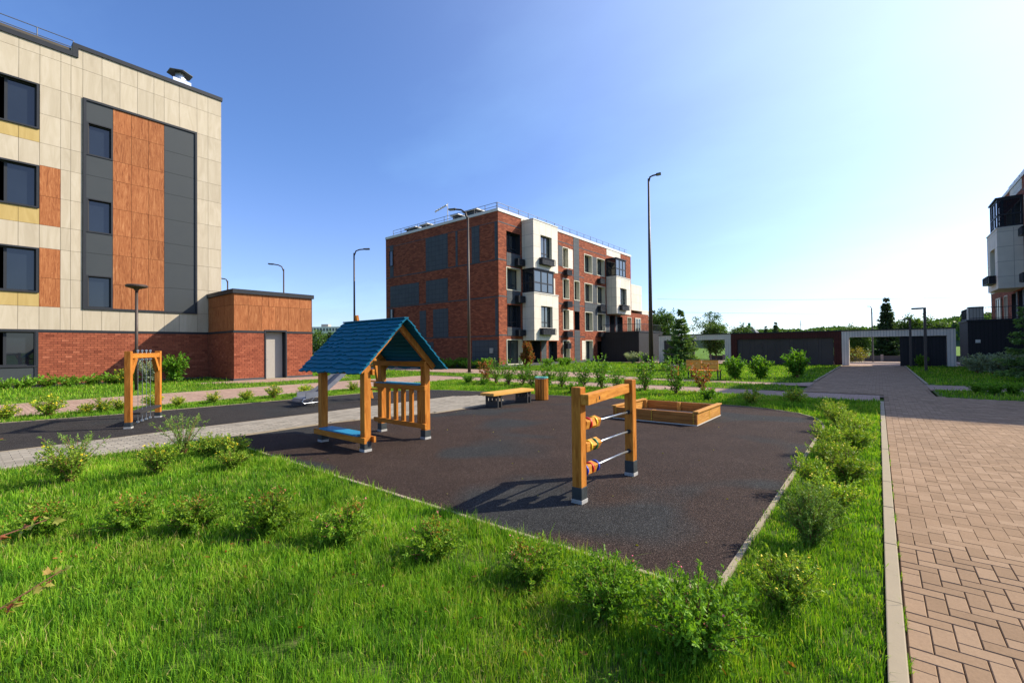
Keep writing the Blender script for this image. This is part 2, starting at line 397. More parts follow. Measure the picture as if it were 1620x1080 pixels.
# ------------------------------------------------------------------ mesh helpers
ORI = {}
class MB:
    def __init__(s):
        s.v, s.f, s.m, s.r = [], [], [], []
    def face(s, pts, m=0, r=None):
        k = len(s.v); s.v.extend(tuple(p) for p in pts); s.f.append(tuple(range(k, k + len(pts)))); s.m.append(m); s.r.append(r)
    def hexa(s, p, m=0, skip=(), r=None):
        k = len(s.v); s.v.extend(tuple(x) for x in p)
        for i, q in enumerate(((3, 2, 1, 0), (4, 5, 6, 7), (0, 1, 5, 4), (1, 2, 6, 5), (2, 3, 7, 6), (3, 0, 4, 7))):
            if i not in skip:
                s.f.append(tuple(k + j for j in q)); s.m.append(m); s.r.append(r)
        return s
    def box(s, x0, x1, y0, y1, z0, z1, m=0, skip=(), r=None):
        return s.hexa([(x0, y0, z0), (x1, y0, z0), (x1, y1, z0), (x0, y1, z0), (x0, y0, z1), (x1, y0, z1), (x1, y1, z1), (x0, y1, z1)], m, skip, r)
    def beam(s, p0, p1, w, h, m=0, upv=(0, 0, 1)):
        p0, p1 = Vector(p0), Vector(p1); d = (p1 - p0).normalized()
        a = d.cross(Vector(upv))
        a = a.normalized() if a.length > 1e-4 else Vector((1, 0, 0))
        b = a.cross(d) * (h / 2); a = a * (w / 2)
        return s.hexa([p0 - a - b, p0 + a - b, p1 + a - b, p1 - a - b, p0 - a + b, p0 + a + b, p1 + a + b, p1 - a + b], m)
    def tube(s, pts, r, n=6, m=0, r1=None, cap=True):
        pts = [Vector(p) for p in pts]; L = len(pts); k = len(s.v); prev = None
        for i, p in enumerate(pts):
            d = (pts[min(i + 1, L - 1)] - pts[max(i - 1, 0)])
            d = d.normalized() if d.length > 1e-9 else Vector((0, 0, 1))
            if prev is None:
                a = d.orthogonal().normalized()
            else:
                a = prev - d * prev.dot(d); a = a.normalized() if a.length > 1e-6 else d.orthogonal().normalized()
            prev = a; b = d.cross(a)
            rr = r if r1 is None else r + (r1 - r) * i / (L - 1)
            for j in range(n):
                t = 2 * math.pi * j / n
                s.v.append(tuple(p + (a * math.cos(t) + b * math.sin(t)) * rr))
        for i in range(L - 1):
            for j in range(n):
                s.f.append((k + i * n + j, k + i * n + (j + 1) % n, k + (i + 1) * n + (j + 1) % n, k + (i + 1) * n + j)); s.m.append(m); s.r.append(None)
        if cap:
            s.f.append(tuple(k + j for j in reversed(range(n)))); s.m.append(m); s.r.append(None)
            s.f.append(tuple(k + (L - 1) * n + j for j in range(n))); s.m.append(m); s.r.append(None)
        return s
    def lathe(s, prof, c=(0, 0, 0), n=24, m=0):
        k = len(s.v)
        for (r, z) in prof:
            for j in range(n):
                t = 2 * math.pi * j / n
                s.v.append((c[0] + r * math.cos(t), c[1] + r * math.sin(t), c[2] + z))
        for i in range(len(prof) - 1):
            for j in range(n):
                s.f.append((k + i * n + j, k + i * n + (j + 1) % n, k + (i + 1) * n + (j + 1) % n, k + (i + 1) * n + j)); s.m.append(m); s.r.append(None)
        return s
    def prism(s, poly, z0, z1, m=0, bottom=True):
        k = len(s.v); n = len(poly)
        s.v.extend((x, y, z0) for x, y in poly); s.v.extend((x, y, z1) for x, y in poly)
        s.f.append(tuple(k + n + j for j in range(n))); s.m.append(m); s.r.append(None)
        if bottom:
            s.f.append(tuple(k + j for j in reversed(range(n)))); s.m.append(m); s.r.append(None)
        for j in range(n):
            s.f.append((k + j, k + (j + 1) % n, k + n + (j + 1) % n, k + n + j)); s.m.append(m); s.r.append(None)
        return s
    def data(s, name, mats, off=(0, 0, 0), smooth=False):
        me = bpy.data.meshes.new(name)
        v = np.array(s.v, dtype=float).reshape(-1, 3) - np.array(off, dtype=float)
        me.from_pydata(v.tolist(), [], s.f)
        for x in mats:
            me.materials.append(M[x])
        me.polygons.foreach_set('material_index', s.m)
        if any(x is not None for x in s.r):
            at = me.attributes.new('r', 'FLOAT', 'FACE')
            at.data.foreach_set('value', [0.5 if x is None else x for x in s.r])
        if smooth:
            me.polygons.foreach_set('use_smooth', [True] * len(s.f))
        me.update()
        return me
    def build(s, name, mats, parent=None, smooth=False, bevel=0.0, kind=None, label=None):
        if isinstance(mats, str):
            mats = [mats]
        off = ORI.get(parent, (0, 0, 0)) if parent else (0, 0, 0)
        o = bpy.data.objects.new(name, s.data(name, mats, off, smooth))
        C.objects.link(o)
        if parent:
            o.parent = parent; ORI[o] = off
        if kind: o['kind'] = kind
        if label: o['label'] = label
        if bevel:
            b = o.modifiers.new('bevel', 'BEVEL'); b.width = bevel; b.segments = 2; b.limit_method = 'ANGLE'
        return o

def tag(o, label, cat, group=None):
    o['label'] = label; o['category'] = cat
    if group: o['group'] = group
    return o
def thing(name, label, cat, loc=(0, 0, 0), group=None):
    o = bpy.data.objects.new(name, None); o.empty_display_size = 0.2
    o.location = loc; C.objects.link(o); ORI[o] = tuple(loc)
    return tag(o, label, cat, group)
def copy_tree(o, parent=None):
    c = o.copy(); C.objects.link(c)
    if parent:
        c.parent = parent
    for ch in list(o.children):
        copy_tree(ch, c)
    return c
def place(proto, used, loc, rz, scale, label, cat, group):
    o = proto if not used else copy_tree(proto)
    o.location = loc; o.rotation_euler = (0, 0, rz)
    o.scale = scale if isinstance(scale, tuple) else (scale,) * 3
    return tag(o, label, cat, group)
def box(name, mats, parent, *a, bevel=0.0):
    return MB().box(*a).build(name, mats, parent, bevel=bevel)
def sheet(name, poly, z, mat, parent=None, kind='structure'):
    b = MB(); b.face([(x, y, z) for x, y in poly])
    return b.build(name, mat, parent, kind=None if parent else kind)
def rect(x0, x1, y0, y1):
    return [(x0, y0), (x1, y0), (x1, y1), (x0, y1)]
ORD = ['first', 'second', 'third', 'fourth', 'fifth', 'sixth', 'seventh', 'eighth', 'ninth', 'tenth', 'eleventh', 'twelfth', 'thirteenth', 'fourteenth']

# ------------------------------------------------------------------ ground, paths, paving
def arc(cx, cy, r, a0, a1, n=8):
    return [(cx + r * math.cos(R(a0 + (a1 - a0) * i / n)), cy + r * math.sin(R(a0 + (a1 - a0) * i / n))) for i in range(n + 1)]
RUB = [(-8.98, 3.0), (-0.95, 3.0), (-0.87, 3.03), (-0.84, 3.10), (-0.84, 3.3), (-0.84, 10.0), (-0.87, 10.6), (-1.05, 11.35),
       (-1.45, 12.0), (-2.03, 12.4), (-2.8, 12.62), (-3.6, 12.68), (-4.6, 12.6), (-6.0, 12.42), (-8.2, 12.15), (-10.3, 11.95), (-12.4, 11.6),
       (-13.6, 10.9), (-14.1, 9.6), (-14.28, 6.6), (-14.6, 2.8), (-15.1, 0.7), (-15.7, -3.0), (-16.2, -6.0), (-10.6, -6.0), (-10.6, 3.0)]
GPATH = [(-10.62, -6.0), (-9.02, -6.0), (-9.02, 5.0), (-8.75, 6.2), (-8.3, 7.3), (-8.25, 9.3), (-8.7, 10.3), (-9.6, 10.85), (-10.2, 10.8), (-10.62, 10.2)]
ISLAND = [(-20.3, 17.55)] + arc(-3.5, 18.85, 1.3, -90, 90, 10) + [(-20.3, 20.15)]
def inpoly(x, y, poly):
    x = np.asarray(x, float); y = np.asarray(y, float); ins = np.zeros(x.shape, bool); n = len(poly)
    for i in range(n):
        x0, y0 = poly[i]; x1, y1 = poly[(i + 1) % n]
        c = ((y0 > y) != (y1 > y)) & (x < (x1 - x0) * (y - y0) / ((y1 - y0) if y1 != y0 else 1e-9) + x0)
        ins ^= c
    return ins

def ring_ground():
    b = MB(); S = 4000
    b.face([(-S, -S, -0.045), (S, -S, -0.045), (S, S, -0.045), (-S, S, -0.045)])
    b.build('ground', 'lawn_far', kind='structure')
ring_ground()
lawn = sheet('lawn', rect(-20.36, 0.0, -6, 15.56), 0.0, 'soil')
sheet('lawn_by_building', rect(-29.4, -20.36, -8, 20), 0.0, 'soil')
sheet('lawn_island', ISLAND, 0.0, 'soil')
sheet('lawn_far_side', rect(-22.86, -2.06, 21.3, 41.0), -0.004, 'soil')
sheet('lawn_right', rect(1.33, 7.4, 22.85, 41.0), 0.0, 'soil')
sheet('lawn_right_island', [(16, 17.6)] + [(16, 20.65)] + arc(2.4, 19.1, 1.5, 90, 270, 10), 0.0, 'soil')
sheet('rubber_surface', RUB, 0.012, 'rubber')
sheet('building_path', rect(-20.35, -16.35, -8, 17.5), 0.006, 'far_paving')
sheet('cross_path', rect(-16.352, 0.0, 15.6, 17.52), 0.006, 'far_paving')
sheet('far_cross_path', [(-34, 20.6), (-9.5, 20.2), (-2.06, 20.2), (-2.06, 22.6), (-2.6, 21.6), (-3.6, 21.3), (-8.5, 21.3), (-11, 22.6), (-13.5, 24.3), (-17, 24.6), (-34, 24.0)], 0.004, 'far_paving')
sheet('right_cross_path', rect(1.33, 16, 20.65, 22.85), 0.006, 'far_paving')
sheet('annex_apron', [(-25.75, 7.4), (-24.9, 7.6), (-23.2, 9.2), (-22.9, 14.2), (-25.75, 14.2)], 0.010, 'far_paving')
sheet('street', rect(-60, 60, 41.6, 52), -0.006, 'far_paving')

def kerb_line(name, pts, w=0.07, z=0.035, closed=False, seg=1.0, mat='concrete'):
    b = MB(); P = [Vector((x, y, 0)) for x, y in pts]
    for i in range(len(P) - (0 if closed else 1)):
        a, c = P[i], P[(i + 1) % len(P)]; d = c - a; L = d.length
        k = max(1, int(round(L / seg))); d.normalize(); nrm = Vector((d.y, -d.x, 0))
        for j in range(k):
            p0 = a + d * (L * j / k + (0.003 if k > 1 else -0.004)); p1 = a + d * (L * (j + 1) / k - (0.003 if k > 1 else -0.004))
            dz = random.uniform(-0.003, 0.003)
            q = [p0, p1, p1 + nrm * w, p0 + nrm * w]
            b.hexa([(v.x, v.y, -0.05) for v in q] + [(v.x, v.y, z + dz) for v in q])
    return b.build(name, mat, kind='structure')
kerb_line('rubber_edging', RUB[:24], 0.04, 0.022)
for nm, pts in (('path_kerb_near', [(-16.35, 15.6), (-16.35, -8)]), ('path_kerb_far', [(-20.35, -8), (-20.35, 17.5)]),
                ('cross_kerb_near', [(-0.09, 15.56), (-16.35, 15.56)]), ('cross_kerb_far', [(-20.3, 17.52), (-3.5, 17.52)]),
                ('grey_path_kerb_far', [(-10.62, 10.2), (-10.62, -6)]), ('grey_path_kerb_near', [(-9.02, -6), (-9.02, 5.0), (-8.75, 6.2), (-8.3, 7.3), (-8.25, 9.3), (-8.7, 10.3), (-9.6, 10.85)])):
    kerb_line(nm, pts, 0.05, 0.024)
kerb_line('lawn_kerb_far', [(-2.06, 41), (-2.06, 22.6)], 0.08, 0.05)
kerb_line('lawn_kerb_right', [(1.33, 22.85), (1.33, 41)], 0.08, 0.05)

# main walk: herringbone pavers; the 300 nearest are pieces of their own
A = 0.0975
walk = sheet('walk', [(0.085, -3), (16, -3), (16, 17.6), (1.33, 17.6), (1.33, 41.6), (-2.06, 41.6), (-2.06, 17.0), (0.085, 17.0)], 0.0, 'joint')
ORI[walk] = (0, 0, 0)
def in_walk(x0, x1, y0, y1):
    def ok(x, y):
        if y < -2.5 or y > 41.5: return False
        if y <= 15.6: return 0.09 <= x <= 6.5
        if y <= 17.6: return 0.0 <= x <= 6.5
        if y <= 20.7: return (-2.0 <= x <= 1.33) or (x > 1.33 and (x - 2.4) ** 2 + (y - 19.1) ** 2 > 2.3 and x < 2.4)
        return -2.0 <= x <= 1.31
    return all(ok(x, y) for x in (x0, x1) for y in (y0, y1))
pieces = []
N = 480
g = 0.0020
for a_ in range(-60, N):
    for b_ in range(-300, 300):
        ox, oy = a_ + 2 * b_, a_ - 2 * b_
        for (u0, v0, u1, v1, kind_) in ((0, 0, 2, 1, 0), (0, 1, 1, 3, 1)):
            x0, x1, y0, y1 = 0.09 + (ox + u0) * A, 0.09 + (ox + u1) * A, -2.5 + (oy + v0) * A, -2.5 + (oy + v1) * A
            if x1 < -2.1 or x0 > 6.6 or y1 < -2.5 or y0 > 41.5: continue
            if y0 <= 15.6 and x1 < 0.09: continue
            pieces.append([x0, x1, y0, y1])
keep = []
for x0, x1, y0, y1 in pieces:
    if not in_walk(x0, x1, y0, y1):
        if y1 <= 15.6 and x0 < 0.09 - 1e-6 and x1 - 0.09 > 0.03:
            x0 = 0.09
        elif 20.7 < y0 and x0 < -2.0 < x1 - 0.03:
            x0 = -2.0
        elif 20.7 < y0 and x1 > 1.31 > x0 + 0.03:
            x1 = 1.31
        else:
            continue
    keep.append((x0, x1, y0, y1))
camx = lambda x, y: (math.hypot(x, y) if (y > 0.9 and -0.3 < x < 0.72 * y - 0.9 + 0.6) else 1e3 + math.hypot(x, y))
keep.sort(key=lambda q: camx((q[0] + q[1]) / 2, (q[2] + q[3]) / 2))
def paver_mesh(w, d, mat):
    b = MB(); c = 0.004
    x, y = w / 2 - g, d / 2 - g
    b.hexa([(-x, -y, -0.05), (x, -y, -0.05), (x, y, -0.05), (-x, y, -0.05), (-x, -y, 0.016), (x, -y, 0.016), (x, y, 0.016), (-x, y, 0.016)], 0, (0, 1))
    b.hexa([(-x, -y, 0.016), (x, -y, 0.016), (x, y, 0.016), (-x, y, 0.016), (-x + c, -y + c, 0.02), (x - c, -y + c, 0.02), (x - c, y - c, 0.02), (-x + c, y - c, 0.02)], 0, (0,))
    return b.data('paver', [mat])
pm = {}
cnt = 0; rest = MB()
for x0, x1, y0, y1 in keep:
    if cnt < 300 and camx((x0 + x1) / 2, (y0 + y1) / 2) < 1e3:
        key = (round(x1 - x0, 4), round(y1 - y0, 4))
        if key not in pm: pm[key] = paver_mesh(*key, 'paver_red_piece')
        o = bpy.data.objects.new('paver', pm[key]); C.objects.link(o); o.parent = walk
        o.location = ((x0 + x1) / 2, (y0 + y1) / 2, random.uniform(-0.0015, 0.0015)); cnt += 1
    else:
        far = y0 > 16
        dz = random.uniform(-0.0015, 0.0015)
        rest.box(x0 + g, x1 - g, y0 + g, y1 - g, -0.02, 0.0195 + dz, 0, (0,), random.random())
rest.build('pavers', 'paver_red', walk, kind='stuff')
kb = bpy.data.objects.new('walk_kerb', None); C.objects.link(kb); kb['kind'] = 'structure'; ORI[kb] = (0, 0, 0)
for k in range(18):
    y0 = -2.5 + k
    MB().box(0.006, 0.082, y0 + 0.003, min(y0 + 0.997, 15.5), -0.1, 0.036 + random.uniform(-0.003, 0.003)).build('kerb_stone', 'concrete', kb, bevel=0.006)

# grey path pavers
gp = sheet('grey_path', GPATH, 0.014, 'joint'); ORI[gp] = (0, 0, 0)
gl = []
for i in range(0, 24):
    x0 = -10.61 + i * 0.1
    for j in range(-1, 86):
        y0 = -6 + j * 0.2 + (0.1 if i % 2 else 0.0); x1, y1 = x0 + 0.1, y0 + 0.2
        if not all(inpoly([x], [y], GPATH)[0] for x in (x0 + .004, x1 - .004) for y in (y0 + .01, y1 - .01)): continue
        gl.append((x0, x1, y0, y1))
gl.sort(key=lambda q: math.hypot(q[0], q[2]) if q[2] > 0.35 else 1e3)
gm = {}; rest = MB()
for k, (x0, x1, y0, y1) in enumerate(gl):
    if k < 300:
        key = (round(x1 - x0, 4), round(y1 - y0, 4))
        if key not in gm: gm[key] = paver_mesh(*key, 'paver_grey_piece')
        o = bpy.data.objects.new('paver', gm[key]); C.objects.link(o); o.parent = gp
        o.location = ((x0 + x1) / 2, (y0 + y1) / 2, 0.006 + random.uniform(-0.0015, 0.0015))
    else:
        rest.box(x0 + g, x1 - g, y0 + g, y1 - g, 0.0, 0.026, 0, (0,), random.random())
rest.build('pavers', 'paver_grey', gp, kind='stuff')

# ------------------------------------------------------------------ grass
def blades(name, label, bbox, inside, dens, hmean, area_cap=400000, wild=1.0):
    x0, x1, y0, y1 = bbox
    D0 = dens(0.0)
    n = int((x1 - x0) * (y1 - y0) * D0)
    X = rng.uniform(x0, x1, n); Y = rng.uniform(y0, y1, n)
    d = np.hypot(X, Y)
    # leave out what lies well outside any nearby view
    ang = np.degrees(np.arctan2(X, Y)) + 38.85
    kp = (np.abs(ang) < 62) | (d < 2.0)
    dd = np.array(dens(d))
    kp &= rng.uniform(0, 1, n) < dd / D0
    X, Y, d = X[kp], Y[kp], d[kp]
    kp = inside(X, Y); X, Y, d = X[kp], Y[kp], d[kp]
    n = len(X)
    # tufted growth: height, tint and cover vary in soft patches of several sizes
    def field(seed, sizes):
        g_ = np.random.default_rng(seed); f_ = np.zeros(len(X))
        for L_ in sizes:
            for _ in range(5):
                a_ = g_.uniform(0, 6.28); k_ = 6.28 / (L_ * g_.uniform(0.7, 1.4))
                f_ += np.sin(k_ * (X * math.cos(a_) + Y * math.sin(a_)) + g_.uniform(0, 6.28)) / math.sqrt(5 * len(sizes) / 2)
        return np.clip(0.5 + 0.24 * f_, 0, 1)
    thin_ = field(5, (0.25, 0.6, 1.4))
    kp = rng.uniform(0, 1, n) < np.clip((thin_ - 0.06) * 4.0, 0.35, 1)
    X, Y, d = X[kp], Y[kp], d[kp]; n = len(X)
    pat = field(1, (0.3, 0.9)); pat2 = field(2, (0.22, 0.7, 2.2)); dryf = field(3, (0.35, 1.6))
    hm = hmean(X, Y)
    hh = hm * (0.55 + 0.55 * pat) * rng.gamma(6, 1 / 6, n)
    w = (0.0009 + 0.00042 * d) * rng.uniform(0.7, 1.3, n)
    w = np.minimum(w, 0.020)
    ya = rng.uniform(0, 2 * np.pi, n); la = rng.uniform(0, 2 * np.pi, n)
    le = hh * np.abs(rng.normal(0, 0.42, n)) * wild
    cx, sx = np.cos(ya) * w, np.sin(ya) * w
    lx, ly = np.cos(la) * le, np.sin(la) * le
    V = np.zeros((n, 5, 3), np.float32)
    V[:, 0] = np.stack([X - cx, Y - sx, np.full(n, -0.005)], 1)
    V[:, 1] = np.stack([X + cx, Y + sx, np.full(n, -0.005)], 1)
    V[:, 2] = np.stack([X + lx * .35 + cx * .8, Y + ly * .35 + sx * .8, hh * .6], 1)
    V[:, 3] = np.stack([X + lx * .35 - cx * .8, Y + ly * .35 - sx * .8, hh * .6], 1)
    V[:, 4] = np.stack([X + lx, Y + ly, hh * np.maximum(0.55, 1 - 0.25 * (le / (hh + 1e-6)) ** 2)], 1)
    me = bpy.data.meshes.new(name)
    me.vertices.add(n * 5); me.vertices.foreach_set('co', V.reshape(-1))
    base = (np.arange(n) * 5)[:, None]
    lp = np.concatenate([base + np.array([[0, 1, 2, 3]]), base + np.array([[3, 2, 4]])], 1).reshape(-1).astype(np.int32)
    me.loops.add(n * 7); me.loops.foreach_set('vertex_index', lp)
    me.polygons.add(n * 2)
    ls = (np.arange(n) * 7)[:, None] + np.array([[0, 4]])
    me.polygons.foreach_set('loop_start', ls.reshape(-1).astype(np.int32))
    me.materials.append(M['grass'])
    rv = np.clip(0.02 + 0.62 * pat2 + rng.normal(0.08, 0.23, n), 0, 0.92)
    dry = rng.uniform(0, 1, n) < 0.02 + 0.30 * np.clip(dryf - 0.55, 0, 1)
    rv[dry] = rng.uniform(0.92, 1.0, dry.sum())
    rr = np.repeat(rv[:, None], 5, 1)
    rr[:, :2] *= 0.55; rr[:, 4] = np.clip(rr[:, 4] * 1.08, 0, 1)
    at = me.attributes.new('r', 'FLOAT', 'POINT'); at.data.foreach_set('value', rr.reshape(-1).astype(np.float32))
    me.update(calc_edges=True)
    o = bpy.data.objects.new(name, me); C.objects.link(o)
    o['kind'] = 'stuff'; tag(o, label, 'grass')
    return o
den = lambda d: 14500 * np.minimum(1.0, (2.9 / np.maximum(d, 0.1)) ** 1.25)
GREY2 = [(x + (0.05 if x > -9.5 else -0.05), y) for x, y in GPATH]
def in_fore(x, y):
    ok = ~inpoly(x, y, [(px * 1.0, py - (0.03 if py <= 3.0 else 0)) for px, py in RUB]) & ~inpoly(x, y, GREY2)
    ok &= (x < -0.005) & (y < 15.55) & (x > -16.2)
    ok &= ~((x < -9.0) & (y < 9.0) & (x > -14.2))
    ok &= ~((x > -0.9) & (x < -0.78) & (y > 3.1) & (y < 10.5) & (rng.uniform(0, 1, x.shape) < 0.75))
    return ok
def h_fore(x, y):
    h = np.where((y < 2.75), 0.064, 0.046)
    h = np.where(x > -0.22, 0.05, h)
    h = np.where(y > 12, 0.075, h)
    return np.where((y > 2.55) & (y < 3.0), 0.07, h)
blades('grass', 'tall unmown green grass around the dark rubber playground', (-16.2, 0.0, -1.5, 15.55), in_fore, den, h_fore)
den2 = lambda d: 420 * np.minimum(1.0, (16 / np.maximum(d, 0.1)) ** 1.3)
blades('grass', 'green grass along the foot of the cream panelled building', (-29.3, -20.4, -4, 20.0),
       lambda x, y: ~inpoly(x, y, [(-25.8, 7.3), (-24.8, 7.5), (-23.1, 9.2), (-22.8, 14.3), (-25.8, 14.3)]) & ~((x < -25.7) & (y > 9.2) & (y < 13.5)), den2, lambda x, y: np.where(x > -23, 0.07, 0.11) + 0 * x)
blades('grass', 'narrow green lawn strip between the two paths in front of the gateway', (-20.3, -2.1, 17.5, 20.2), lambda x, y: inpoly(x, y, ISLAND), den2, lambda x, y: 0.08 + 0 * x)
blades('grass', 'bright lawn before the brick block and the maroon garden wall', (-22.8, -2.1, 21.3, 40.9),
       lambda x, y: ~inpoly(x, y, [(-34, 20.6), (-9.5, 20.2), (-2.06, 20.2), (-2.06, 22.6), (-2.6, 21.6), (-3.6, 21.3), (-8.5, 21.3), (-11, 22.6), (-13.5, 24.3), (-17, 24.6), (-34, 24.0)]) & ~((x < -18.6) & (y > 42)), lambda d: 260 * np.minimum(1.0, (22 / np.maximum(d, 0.1)) ** 1.2), lambda x, y: 0.08 + 0 * x)
blades('grass', 'shaded lawn to the right of the gateway walk', (1.4, 7.3, 17.6, 40.9),
       lambda x, y: (y > 22.9) | ((y > 17.62) & (y < 20.6) & ((x > 2.4) | ((x - 2.4) ** 2 + (y - 19.1) ** 2 < 2.2))), lambda d: 320 * np.minimum(1.0, (20 / np.maximum(d, 0.1)) ** 1.2), lambda x, y: 0.09 + 0 * x)
wy = rng.uniform(0.8, 9.0, 60)
def in_weed(x, y):
    k = np.zeros(x.shape, bool)
    for q in wy[:26]: k |= (np.abs(y - q) < 0.06)
    return k
blades('grass', 'small weeds sprouting in the joint beside the walk kerb', (0.082, 0.093, 0.6, 9.0), in_weed, lambda d: 30000 + 0 * np.asarray(d), lambda x, y: 0.035 + 0 * x, wild=1.6)

# ------------------------------------------------------------------ buildings
def wall_holes(b, T, u0, u1, z0, z1, holes, depth, mf=0, mr=0):
    us = sorted({u0, u1, *[min(max(h[0], u0), u1) for h in holes], *[min(max(h[1], u0), u1) for h in holes]})
    zs = sorted({z0, z1, *[min(max(h[2], z0), z1) for h in holes], *[min(max(h[3], z0), z1) for h in holes]})
    for a, c in zip(us, us[1:]):
        for e, f in zip(zs, zs[1:]):
            mu, mz = (a + c) / 2, (e + f) / 2
            if any(h[0] < mu < h[1] and h[2] < mz < h[3] for h in holes): continue
            b.face([T(a, 0, e), T(c, 0, e), T(c, 0, f), T(a, 0, f)], mf)
    for h in holes:
        a, c, e, f = h[:4]
        r = h[4] if len(h) > 4 else mr
        for p, q in (((a, e), (c, e)), ((c, e), (c, f)), ((c, f), (a, f)), ((a, f), (a, e))):
            b.face([T(p[0], 0, p[1]), T(q[0], 0, q[1]), T(q[0], -depth, q[1]), T(p[0], -depth, p[1])], r)
def tb(b, T, u0, u1, n0, n1, z0, z1, m=0):
    return b.hexa([T(u0, n0, z0), T(u1, n0, z0), T(u1, n1, z0), T(u0, n1, z0), T(u0, n0, z1), T(u1, n0, z1), T(u1, n1, z1), T(u0, n1, z1)], m)
def part(name, mat, parent, T, *a, bevel=0.0):
    return tb(MB(), T, *a).build(name, mat, parent, bevel=bevel)
def window(parent, T, u0, u1, z0, z1, depth, mull=(), trans=(), fw_=0.06, glass_='window_glass', frame='anthracite', curtain=False):
    """frame is the part, panes are its sub-parts"""
    b = MB(); n0, n1 = -depth + 0.0, -depth + 0.07
    for a in ((u0, u0 + fw_, z0, z1), (u1 - fw_, u1, z0, z1), (u0 + fw_, u1 - fw_, z0, z0 + fw_), (u0 + fw_, u1 - fw_, z1 - fw_, z1)):
        tb(b, T, a[0], a[1], n0, n1, a[2], a[3])
    for x in mull: tb(b, T, x - fw_ * 0.6, x + fw_ * 0.6, n0, n1 - 0.005, z0 + fw_, z1 - fw_)
    for z in trans: tb(b, T, u0 + fw_, u1 - fw_, n0, n1 - 0.01, z - fw_ * 0.5, z + fw_ * 0.5)
    w = b.build('window', frame, parent)
    edges = [u0 + fw_] + [v for x in mull for v in (x - fw_ * 0.6, x + fw_ * 0.6)] + [u1 - fw_]
    for a, c in zip(edges[::2], edges[1::2]):
        tb(MB(), T, a, c, -depth + 0.02, -depth + 0.03, z0 + fw_, z1 - fw_).build('pane', glass_, w)
    if curtain:
        tb(MB(), T, u0 + fw_, u0 + (u1 - u0) * 0.3, -depth + 0.031, -depth + 0.035, z0 + fw_, z1 - fw_).build('curtain', 'curtain', w)
    return w

def bricks(b, T, u0, u1, z0, z1, holes=(), rh=0.108, bl=0.25, proud=0.012):
    j = 0; z = z0
    while z + rh * 0.6 < z1:
        zt = min(z + rh - 0.011, z1); u = u0 - (bl / 2 if j % 2 else 0)
        while u < u1 - 0.02:
            a, c = max(u, u0), min(u + bl - 0.011, u1)
            for h in holes:
                if h[2] < (z + zt) / 2 < h[3]:
                    if h[0] <= a and c <= h[1]: a = c
                    elif a < h[0] < c: c = h[0]
                    elif a < h[1] < c: a = h[1]
            if c - a > 0.02:
                pr = proud + random.uniform(-0.003, 0.003); k = len(b.v)
                b.v.extend([T(a, 0, z), T(c, 0, z), T(c, 0, zt), T(a, 0, zt), T(a, pr, z), T(c, pr, z), T(c, pr, zt), T(a, pr, zt)])
                r = min(1, max(0, random.gauss(0.52, 0.17)))
                for q in ((4, 5, 6, 7), (0, 1, 5, 4), (1, 2, 6, 5), (2, 3, 7, 6), (3, 0, 4, 7)):
                    b.f.append(tuple(k + i for i in q)); b.m.append(0); b.r.append(r)
            u += bl
        z += rh; j += 1

# --- cream panelled block on the left
XW = -29.4
lb = thing('apartment_building', 'tall cream panelled block with orange wood panels and a brick base, left', 'building', (XW, 2, 0))
TL = lambda u, n, z: (XW + n, u, z)
WIN = [(4.25, 6.27), (8.06, 10.0), (11.64, 13.70)]
SW = [(3.72, 5.20), (7.36, 8.90), (11.07, 12.57)]
holes = [(0.30, 2.51, a + 0.06, c - 0.06) for a, c in WIN + [(0.89, 2.52)]] + [(-4.6, -2.2, a + 0.06, c - 0.06) for a, c in WIN + [(0.89, 2.52)]] + [(4.24, 5.05, a, c) for a, c in SW]
b = MB()
wall_holes(b, lambda u, n, z: (XW - 0.03 + n, u, z), -9, 9.9, 0.1, 15.9, holes, 0.22, 0, 1)
b.box(XW - 14, XW - 0.3, -9, 9.88, 0.0, 15.6, 0)
b.box(XW - 14, XW - 0.032, 9.86, 9.9, 0.1, 15.98, 0)
b.build('wall', ['backing', 'anthracite'], lb)
box('roof', 'roofing', lb, XW - 14, XW - 0.3, -9, 9.85, 15.6, 15.7)
gapp = 0.006
def panel(u0, u1, z0, z1, mat, T=TL, name='facade_panel'):
    tb(MB(), T, u0 + gapp, u1 - gapp, -0.028, 0.0 + random.uniform(-0.0015, 0.0015), z0 + gapp, z1 - gapp).build(name, mat, lb)
ZR = [2.6, 3.64, 4.95, 6.3, 7.34, 8.67, 10.04, 11.06, 12.40, 13.70, 15.07, 15.98]
cols = [3.27, 3.61, 4.02]
for a, c in zip(cols, cols[1:]):
    for e, f in zip(ZR, ZR[1:]):
        f2 = min(f, 15.52) if c < 3.62 else f
        panel(a, c, e, f2, 'cream_panel')
for a, c in ((2.59, 3.27),):
    for e, f in zip(ZR, ZR[1:]):
        om = 'orange_panel' if (3.6 < e < 6.2 or 7.3 < e < 10.0) and f < 10.2 else 'cream_panel'
        panel(a, c, e, min(f, 15.52), om)
for a, c in ((1.94, 2.59), (1.29, 1.94), (0.64, 1.29), (0.22, 0.64)):
    for e, f, mm in ((2.6, 3.64, 0), (3.64, 4.25, 1), (6.27, 7.34, 0), (7.34, 8.06, 1), (10.0, 11.06, 0), (11.06, 11.64, 1), (13.70, 15.07, 0), (15.07, 15.52, 0)):
        panel(a, c, e, f, 'ochre_panel' if mm else 'cream_panel')
for a, c in zip(np.arange(-9, 0.2, 0.66), np.arange(-9, 0.2, 0.66)[1:]):
    mid = (a + c) / 2
    for e, f in zip(ZR[:-1], ZR[1:-1] + [15.52]):
        if -4.7 < mid < -2.1 and any(w0 - 0.3 < (e + f) / 2 < w1 + 0.3 for w0, w1 in WIN): continue
        panel(a, c, e, f, 'cream_panel')
